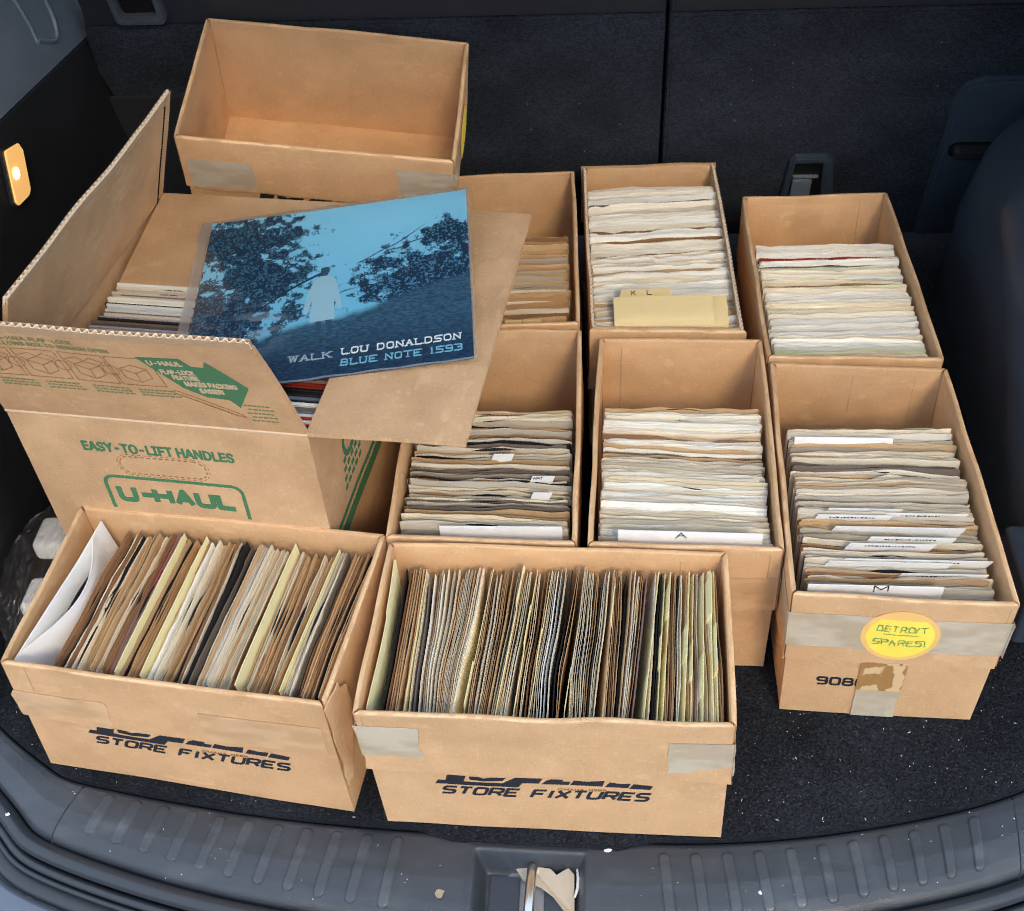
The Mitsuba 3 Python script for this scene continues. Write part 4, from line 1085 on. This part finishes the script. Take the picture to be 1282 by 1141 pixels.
def card_text(fr, it, key, g, wc, zc, front, mat='ink_black', b_=None, lean=0.):
    """lays writing on the face of a card that leans from it['b'] to it['f']"""
    m = extrude(g, .0002); v = m[0]
    f_ = it['f'] - it['gap'] / 2 - front; bb = it['b']
    Z = zc + v[:, 1]; F = (Z - .03) / (it['_z'] - .03)
    S = bb + (f_ - bb) * F - lean * np.clip(F - .8, 0, 1) / .2 - .0006 - v[:, 2]
    add('writing', fr((np.stack([S, wc + v[:, 0], Z], -1), m[1])), mat, key)

def card(fr, items, idx, w0, w1, z, tab, mat, label, text=None, tsize=.008, twd=None, wc=None, zc=None, front=0.0, lean=0., slope=0., group=None, jit=True, catg='index card'):
    r = index_card(fr, items, idx, w0, w1, z, tab, mat, label, group, lean=lean, front=front, slope=slope, catg=catg)
    if text:
        it = dict(items[idx]); it['_z'] = z
        g = centred(stroke_text(text, tsize, twd or tsize * .7, max(tsize * .11, .0006), gap=.35, jitter=.02 if jit else 0, seed=3))
        card_text(fr, it, r, g, wc if wc is not None else (w0 + w1) / 2, zc if zc is not None else z - tsize, front, lean=lean)
    return r
card(frC, itCF, 0, .030, .178, .212, None, 'card_white', 'wide white card marked A at the front of its box of sleeves', 'A', .0085, .011, .095, .2065, front=.0005)
def bent_card(w0, w1, prof, tab, label, lift, text=None):
    """card held between front wall and sleeves, bent back over their tops; prof: (s, z) points"""
    c = CubicSpline(np.linspace(0, 1, len(prof)), np.array(prof))
    ws = np.unique(np.concatenate([np.linspace(0, 1, 7), [tab[0] - .03, tab[0], tab[1], tab[1] + .03] if tab else []]).clip(0, 1))
    ext = np.where((ws >= tab[0]) & (ws <= tab[1]), 1.0, .86) if tab else np.ones_like(ws)
    F = np.linspace(0, 1, 16)
    P = c(ext[:, None] * F[None]); D = c(ext[:, None] * F[None], 1); D /= np.linalg.norm(D, axis=-1, keepdims=True)
    N = np.stack([-D[..., 1], D[..., 0]], -1)
    Wg = np.repeat((w0 + ws * (w1 - w0))[:, None], 16, 1)
    mk = lambda d: np.stack([P[..., 0] + N[..., 0] * d, Wg, P[..., 1] + N[..., 1] * d], -1)
    k = add('index_card', frCB(slab(mk(lift + .0003), mk(lift - .0003))[:2]), 'manila', label=label, cat='index card', group=None)
    for ch, wc in text or []:
        m = extrude(centred(stroke_text(ch, .0075, .0055, .0010)), .0002); v = m[0]
        t = .93 + v[:, 1] / .10
        q, d = c(t), c(t, 1); d /= np.linalg.norm(d, axis=1, keepdims=True)
        n = np.stack([-d[:, 1], d[:, 0]], -1); h = lift + .0005 + v[:, 2]
        add('writing', frCB((np.stack([q[:, 0] + n[:, 0] * h, wc + v[:, 0], q[:, 1] + n[:, 1] * h], -1), m[1])), 'ink_black', k)
    return k
bent_card(.034, .176, [(.0085, .13), (.0095, .175), (.012, .196), (.040, .206), (.070, .2120)], (.08, .50), 'tabbed manila index card marked K and L in the box of white sleeves', .0012, [('K', .060), ('L', .080)])
bent_card(.034, .158, [(.0082, .13), (.0090, .176), (.010, .197), (.026, .206), (.052, .2125)], None, 'plain manila index card in front of the tabbed K and L card', .0026)
card(frLB, itLB, 1, .080, .185, .196, (.30, .72, .008), 'manila', 'tabbed manila index card marked with one stroke, beside the cardboard flap', 'I', .005, .004, .133, .2005, front=.002, lean=.004)
card(frLF, itLF, 0, .055, .185, .205, None, 'card_white', 'plain white card at the front of the box of grey and dark sleeves', front=.0005)
for idx, w0, w1, lab in ((22, .142, .163, 'small white label lowest of the three between the grey sleeves'), (30, .140, .165, 'small white lettered label in the middle of the three between the grey sleeves'), (44, .095, .118, 'small white label farthest back of the three between the grey sleeves')):
    card(frLF, itLF, idx, w0, w1, .197, None, 'card_white', lab, 'ART' if idx == 30 else None, .004, .003, w0 + .016, .194, slope=.010, group='small white labels between grey sleeves', lean=.004, catg='label')
card(frR, itRF, 0, .014, .145, .205, None, 'card_white', 'long white card marked M at the front of the box with the yellow sticker', 'M', .010, .014, .085, .201, front=.002)
card(frR, itRF, 72, .022, .130, .197, None, 'card_white', 'white card standing at the back end of the sleeves', front=-.004)
RFC = [(11, .098, .182, 'MARVIN TURNER', 'white label card nearest the front, overlapping another'), (15, .028, .150, None, 'plain white label card behind the nearest one'), (17, .044, .19, 'N', 'wide white label card marked N'),
       (24, .052, .138, 'LEE TRIO', 'slim white label card left of the middle one'), (28, .074, .160, 'COMBO', 'white label card in the middle of the slanted cards'), (32, .040, .172, None, 'plain wide white label card behind the middle one'),
       (39, .024, .100, 'HERBERT', 'white label card at the left of the back pair'), (41, .095, .178, 'JIMMIE', 'white label card at the right of the back pair'), (43, .036, .112, None, 'plain white label card farthest back of the slanted cards')]
for idx, w0, w1, tx, lab in RFC:
    card(frR, itRF, idx, w0, w1, .1965, None, 'card_white', lab, None, slope=.012, group='slanted white label cards', lean=.007, catg='label')
    if tx:
        it = dict(itRF[idx]); it['_z'] = .1965
        rr = np.random.default_rng(idx); marks = []
        x = 0.
        while x < (w1 - w0) * .6:                      # illegible tiny writing
            l = rr.uniform(.0012, .0032); marks.append(sg.box(x, rr.uniform(0, .0005), x + l, rr.uniform(.0012, .0022))); x += l + rr.uniform(.0008, .002)
        card_text(frR, it, [a for a in scene if a.startswith('index_card') and '__' not in a][-1], centred(shapely.union_all(marks)), (w0 + w1) / 2 + .009, .1925, 0., lean=.007)

# --- LP records in the moving box
rng = np.random.default_rng(77)
lo = UR[0] + (UR[1] - UR[0]) * 0
frU = Frame([UR[0][0], UR[0][1], 0], [*yh[:2], 0], [*xh[:2], 0])
s = .012; i = 0; lc = {}
while s < .255:
    th = rng.uniform(.0024, .0046)
    q = s / .255
    if q < .38: nm = pick(rng, dict(black=3, white=2, blue=1.2, red=.8, grey=1, cream=1, dgrey=1, yellow=.3))
    elif q < .72: nm = pick(rng, dict(grey=2, lavender=2, dgrey=2, black=2, bluegrey=2, mauve=1))
    else: nm = pick(rng, dict(lgrey=3, white=2, grey=2, bluegrey=2, dgrey=1, black=1))
    w0 = .0085 + max(0, rng.normal(.003, .004)) + (.012 if .2 < q < .6 else 0) * rng.random()
    zt = .3205 + rng.normal(0, .0014)
    fr0 = [s, w0, .01]; L = .309
    L = min(L, .3165 - w0)
    bxm = rounded_box((s, w0, zt - .306), (s + th, w0 + L, zt), min(.0011, th * .3), 3)
    m = frU((bxm[0] + np.stack([.0022 * np.sin(bxm[0][:, 1] * 7 + 0.4 * i) * 0 , bxm[0][:, 1] * 0, bxm[0][:, 1] * 0], -1), bxm[1]))
    place_ = 'near the front flap' if q < .38 else 'in the middle of the row' if q < .72 else 'by the folded in back flap'
    k0_ = lc.setdefault((nm, place_), [])
    k = add('album_record', m, 'gloss_card', label=f"{ORD[lc.setdefault((nm, place_), []).__len__()]} {ADJ[nm]} album from front, upright in moving box, {place_}", cat='record album', group='album records in the moving box', color=colours(m, PAL[nm] * rng.uniform(.75, 1.0), rng, .0))
    k0_.append(k)
    if q > .86 and i % 3 == 0:
        g = inter('UC 8027   RECORDS', .0017, True)
        add('spine_print', frU((np.stack([s + th / 2 - .0009 + g[0][:, 1], w0 + .06 + g[0][:, 0], zt + .00005 + g[0][:, 2]], -1), g[1])), 'ink_black', k)
    s += th + rng.uniform(.0002, .0012); i += 1

# ------------------------------------------------------------------ the album lying on the flaps
AC = np.array([[-.402, .700, .336], [-.0943, .7355, .3575], [-.0586, .4267, .3565], [-.3665, .391, .335]])   # tl tr br bl
Ao, Ax, Ay = AC[3], AC[2] - AC[3], AC[0] - AC[3]
An = unit(np.cross(Ax, Ay))
def cover(p, n, uv):
    u, v = uv.x, uv.y
    sky = mix((.17, .52, .74), (.27, .68, .92), smoothstep(.35, .95, v) * (.7 + .5 * fbm(u * 3, v * 4, octaves=2)))
    deep, mid_ = mi.Color3f(.012, .035, .075), mi.Color3f(.05, .16, .26)
    lf = fbm(u * 26, v * 26, octaves=5); lf2 = noise(u * 210, v * 170, 3.0) * .6 + .4 * noise(u * 90, v * 90, 6.0)
    def leaf(mask, a, b):
        return smoothstep(a, b, mask + (lf - .5) * 1.5 + (lf2 - .5) * .55)
    # left tree crown, middle twigs, right shrub, ground
    t1 = dr.maximum(1 - dr.sqrt(dr.square((u - .12) / .30) + dr.square((v - .84) / .26)), 1 - dr.sqrt(dr.square((u - .22) / .26) + dr.square((v - .60) / .22)))
    t1 = dr.maximum(t1, 1 - dr.sqrt(dr.square((u - .06) / .34) + dr.square((v - .36) / .34)))
    t2 = 1 - dr.sqrt(dr.square((u - .88) / .31) + dr.square((v - .48) / .25))
    t2 = dr.maximum(t2, 1 - dr.sqrt(dr.square((u - .98) / .16) + dr.square((v - .72) / .12)))
    c = sky
    c = mix(c, mix(deep, mid_, smoothstep(.45, .75, lf2)), leaf(t1, .12, .30))
    c = mix(c, mix(deep, mid_ * 1.5, smoothstep(.55, .72, lf2)), leaf(t2, .10, .24))
    br = smoothstep(.010, .004, dr.abs(v - (.33 + 1.0 * (u - .16) - .5 * dr.square(u - .16)) + .02 * (fbm(u * 20, v * 6) - .5))) * smoothstep(.16, .2, u) * smoothstep(.50, .44, u)
    c = mix(c, deep, br)
    for bx, by, sl, cv in ((.30, .30, .95, -.6), (.22, .42, .62, .4), (.36, .36, .75, -1.4), (.60, .62, .55, .9), (.70, .66, .5, -.8)):
        tw = smoothstep(.0055, .0015, dr.abs(v - (by + sl * (u - bx) + cv * dr.square(u - bx) + .03 * (fbm(u * 16, by * 9, octaves=2) - .5)))) * smoothstep(bx - .02, bx, u) * smoothstep(bx + .26, bx + .18, u)
        c = mix(c, deep, tw * .9)
    gl = .30 + .16 * smoothstep(.45, 1.0, u) - .10 * smoothstep(.45, .1, u) + .02 * (lf - .5)
    g = smoothstep(gl + .02, gl - .03, v)
    gc = mix((.035, .10, .17), (.016, .045, .09), smoothstep(.28, .05, v)) * (.55 + .9 * noise(u * 90, v * 260, 1.0))
    c = mix(c, gc, g)
    haze = smoothstep(.30, .0, dr.sqrt(dr.square((u - .24) / .55) + dr.square((v - .30) / .7))) * smoothstep(.4, .7, noise(u * 12, v * 60))
    return mix(c, mi.Color3f(.28, .36, .44), haze * .5)
scene['cover_print'] = dict(type='twosided', inner=dict(type='principled', base_color=mikit.proc(cover), roughness=.33, specular=.5))
alb = thing('record_album', 'blue record album with white lettering in a clear sleeve, lying on the moving box', 'record album')
n = 24
U, Vv = np.meshgrid(np.linspace(0, 1, n), np.linspace(0, 1, n), indexing='ij')
bend = -.0008 * np.sin(np.pi * U) * 1.0
P = Ao + U[..., None] * Ax + Vv[..., None] * Ay + bend[..., None] * An
add('cover', slab(P + An * .0016, P - An * .0016, np.stack([U, Vv], -1)), 'cover_print', alb, smooth=False)
def on_album(m, u0, v0, lift, rot=0.):
    m = fine_mesh(m, .02); v = m[0]; s_ = 1 / .313
    u = u0 + v[:, 0] * s_; w = v0 + v[:, 1] * s_
    return Ao + u[:, None] * Ax + w[:, None] * Ay + An * (.0016 + lift + v[:, 2] - .0008 * np.sin(np.pi * np.clip(u, 0, 1)))[:, None], m[1]
plain('print_white', (.72, .80, .84), .4, .4)
plain('print_blue', (.17, .45, .62), .4, .4)
plain('print_pale', (.30, .42, .50), .4, .4)
for txt, u0, v0, wd, mat in (('WALK', .375, .090, .155, 'print_pale'), ('LOU DONALDSON', .555, .098, .415, 'print_white'), ('BLUE NOTE 1593', .555, .040, .415, 'print_blue')):
    g = stroke_text(txt, .0115, .0105, .0023, gap=.50, serif=.0030)
    g = affinity.scale(g, wd * .313 / (g.bounds[2] - g.bounds[0]), 1, origin=(0, 0))
    add('lettering', on_album(extrude(g, .00015), u0, v0, .0001), mat, alb)
# plain walking figure in a pale coat: a generic stand-in for the picture's middle
plain('print_coat', (.32, .56, .68), .4, .4)
plain('print_shade', (.030, .085, .14), .4, .4)
def fig_part(name, pts, mat, r=.006, lift=.0001):
    g = sg.Polygon(pts).buffer(-r).buffer(r, quad_segs=4)
    add(name, on_album(extrude(affinity.scale(g, .313, .313, origin=(0, 0)), .00012), 0, 0, lift), mat, alb)
fig_part('printed_figure', [(.436, .305), (.452, .305), (.462, .20), (.470, .195), (.474, .30), (.486, .30), (.505, .215), (.516, .218), (.508, .31), (.52, .40), (.43, .40)], 'print_shade', .002)
fig_part('printed_figure', [(.432, .535), (.455, .56), (.487, .56), (.512, .535), (.532, .44), (.545, .36), (.530, .352), (.512, .42), (.520, .30), (.43, .295), (.432, .42), (.418, .34), (.402, .35), (.412, .45)], 'print_coat', .003, .00025)
fig_part('printed_figure', [(.460, .56), (.480, .56), (.488, .59), (.484, .612), (.458, .612), (.453, .59)], 'print_shade', .004, .00025)
# clear outer sleeve, a little larger and slightly wavy
n = 60
U, Vv = np.meshgrid(np.linspace(-.042, 1.012, n), np.linspace(-.010, 1.012, n), indexing='ij')
wv = .0016 * (meshkit.fbm(np.stack([U * 9 + Vv * 2, Vv * 3 - U * 3, U * 0], -1), 3) - .5) * 2 + .0022 * np.clip(.35 - U, 0, 1) * np.sin((U * 2 + Vv * 7) * 9) * np.clip(.5 - Vv, 0, 1) * 4
P = Ao + U[..., None] * Ax + Vv[..., None] * Ay + An * (.0045 + wv - .0008 * np.sin(np.pi * np.clip(U, 0, 1)))[..., None]
scene['clear_film'] = dict(type='thindielectric', int_ior=1.5)
scene['sealed_film'] = dict(type='blendbsdf', weight=.26, a=dict(type='thindielectric', int_ior=1.5), b=dict(type='twosided', inner=dict(type='principled', base_color=dict(type='rgb', value=[.62, .66, .70]), roughness=.3)))
cs_ = add('clear_sleeve', (P.reshape(-1, 3), grid_faces(n, n), np.stack([U, Vv], -1).reshape(-1, 2)), 'clear_film', alb)
U, Vv = np.meshgrid(np.linspace(-.043, -.004, 4), np.linspace(-.010, 1.012, n), indexing='ij')
P = Ao + U[..., None] * Ax + Vv[..., None] * Ay + An * (.0020 + 0 * U)[..., None]
add('sealed_edge', (P.reshape(-1, 3), grid_faces(4, n), np.stack([U, Vv], -1).reshape(-1, 2)), 'sealed_film', cs_)
for u0_, u1_, v0_, v1_ in ((0., 1.012, -.013, -.004), (1.003, 1.012, 0., 1.), (0., 1.012, 1.003, 1.012)):
    U, Vv = np.meshgrid(np.linspace(u0_, u1_, 30 if u1_ - u0_ > .1 else 3), np.linspace(v0_, v1_, 30 if v1_ - v0_ > .1 else 3), indexing='ij')
    P = Ao + U[..., None] * Ax + Vv[..., None] * Ay + An * (.0022 + .0006 * np.sin(U * 40 + Vv * 33))[..., None]
    add('sealed_edge', (P.reshape(-1, 3), grid_faces(*U.shape), np.stack([U, Vv], -1).reshape(-1, 2)), 'sealed_film', cs_)

# ------------------------------------------------------------------ small loose things
rng = np.random.default_rng(5)
def flake(c, r, h, seed, squash=.6, rot=0.):
    g = np.random.default_rng(seed); a = np.linspace(0, 2 * np.pi, 9, endpoint=False)
    p = np.stack([np.cos(a) * r * g.uniform(.6, 1.1, 9), np.sin(a) * r * squash * g.uniform(.6, 1.1, 9)], 1)
    m = extrude(affinity.rotate(sg.Polygon(p).buffer(0), rot), h)
    return m[0] + np.asarray(c), m[1]
tc = extrude(sg.Polygon([(-.014, .066), (.0, .068), (.022, .064), (.028, .058), (.040, .066), (.046, .06), (.047, .02), (.036, .024), (.026, .036), (.012, .046), (-.006, .054)]), .0012)
v = tc[0].copy(); v[:, 2] += z0 + .008 + .004 * np.sin(v[:, 0] * 60) + .15 * (v[:, 1] - .05)
add('cardboard_scrap', (v, tc[1]), 'card_torn', label='torn brown cardboard scrap caught in the recess by the lock striker', cat='scrap')
cu = tube([(.049, .066, z0 + .012), (.0505, .055, z0 + .014), (.050, .045, z0 + .014), (.047, .036, z0 + .012)], [.001, .0018, .0018, .001], 6)
add('paper_curl', cu, 'lint_white', label='thin curl of white paper at the right of the striker recess', cat='scrap')
pz = float(sill_p(np.array(-.085), np.array(.65))[2])
add('tape_scrap', flake(sill_p(np.array(-.083), np.array(.66)) + V(0, 0, .0012), .0065, .0006, 3, .8, 60), 'tape', label='small grey scrap lying on the sill left of the striker', cat='scrap')
add('paint_chip', flake(sill_p(np.array(.079), np.array(.13)) + V(0, 0, .001), .0045, .0008, 4, .45, 10), 'lint_white', label='white chip on the edge of the sill right of the striker', cat='scrap')
add('paint_chip', flake(sill_p(np.array(.225), np.array(.62)) + V(0, 0, .0008), .0035, .0005, 9, .8, 10), 'lint_white', label='white smear on the ribbed sill at the right', cat='scrap')
add('paint_chip', flake(offset_curve(.008, -.0128)[38], .0028, .0008, 6, .8, 10), 'lint_white', label='white chip lying on the rubber seal at the left', cat='scrap')
specks = []
for q in range(300):
    if q < 200: x, y = rng.uniform(.20, .62), rng.uniform(.10, .44)
    else: x, y = rng.uniform(-.6, .3), rng.uniform(.085, .30)
    yi = float(np.interp(x, IN[:, 0], IN[:, 1])) + .004
    if y < yi: y = yi + rng.exponential(.012)
    long = rng.random() < .12
    specks.append(flake((x, y, .0004), rng.uniform(.0002, .0007) * (3.5 if long else 1), .0004, q, .2 if long else .9, rng.uniform(0, 180)))
for q in range(60):
    x, s_ = rng.uniform(-.5, .5), rng.uniform(.05, .95)
    specks.append(flake(sill_p(np.array(x), np.array(s_)) + V(0, 0, .0004), rng.uniform(.0003, .0009), .0004, q + 900, .8, rng.uniform(0, 180)))
add('lint', cat(specks)[:2], 'lint_white', kind='stuff', label='pale specks of lint scattered on the carpet and sill')
sl = []
for q in range(30):
    x, t_ = rng.uniform(-.55, .55), rng.uniform(.2, .44)
    long = rng.random() < .2
    m = flake((0, 0, 0), rng.uniform(.0002, .0006) * (4 if long else 1), .0004, q + 70, .2 if long else .9, rng.uniform(0, 180))
    sl.append(flipf(place(m, S0 + V(x, 0, 0) + ST * t_ + SN * .0003, (1, 0, 0), ST, SN)))
add('seat_lint', cat(sl)[:2], 'lint_white', kind='stuff', label='pale specks of lint clinging to the seat back')
# bag with white goods at the far left, behind the front left box
def lump(c, r, seed, amp, sub=5):
    m = trimesh.creation.icosphere(subdivisions=sub); v = np.array(m.vertices)
    q = np.abs(meshkit.fbm(v * 3.0 + seed, 4, seed) - .5) * 2
    v = v * (1 + amp * (q[:, None] - .4)) * np.array(r) + np.array(c)
    v[:, 2] = np.maximum(v[:, 2], .002)
    return v, np.array(m.faces)
scene['bag_film'] = dict(type='blendbsdf', weight=.10, a=dict(type='thindielectric', int_ior=1.5), b=dict(type='twosided', inner=dict(type='principled', base_color=dict(type='rgb', value=[.16, .15, .15]), roughness=.25)))
add('plastic_bag', lump((-.590, .375, .05), (.048, .11, .080), 3, .20), 'bag_film', label='crumpled translucent plastic bag beside the front left box', cat='plastic bag', smooth=True)
add('white_packet', rounded_box((-.615, .40, .055), (-.555, .45, .085), .008, 5), 'card_white', label='upper white packet inside the crumpled plastic bag', cat='packet', smooth=40)
add('white_packet', rounded_box((-.612, .325, .03), (-.562, .375, .06), .008, 5), 'card_white', label='lower white packet inside the crumpled plastic bag', cat='packet', smooth=40)
# dark bag that carries the tipped carton, hardly seen
add('fabric_bag', lump((-.35, .955, .10), (.17, .075, .125), 8, .25, 4), 'trim_dark', label='dark soft bag wedged under the tipped empty box', cat='bag', smooth=True)
kb = add('black_case', rounded_box((.536, .34, .002), (.63, .45, .085), .006, 5), 'trim_plastic', label='edge of a black case with pale letters at the right edge of the picture', cat='case', smooth=40)
lt = extrude(stroke_text('DR', .022, .016, .003, gap=.3), .0003)
add('lettering', place(lt, (.5355, .40, .03), (0, -1, 0), (0, 0, 1), (-1, 0, 0)), 'manila', kb)
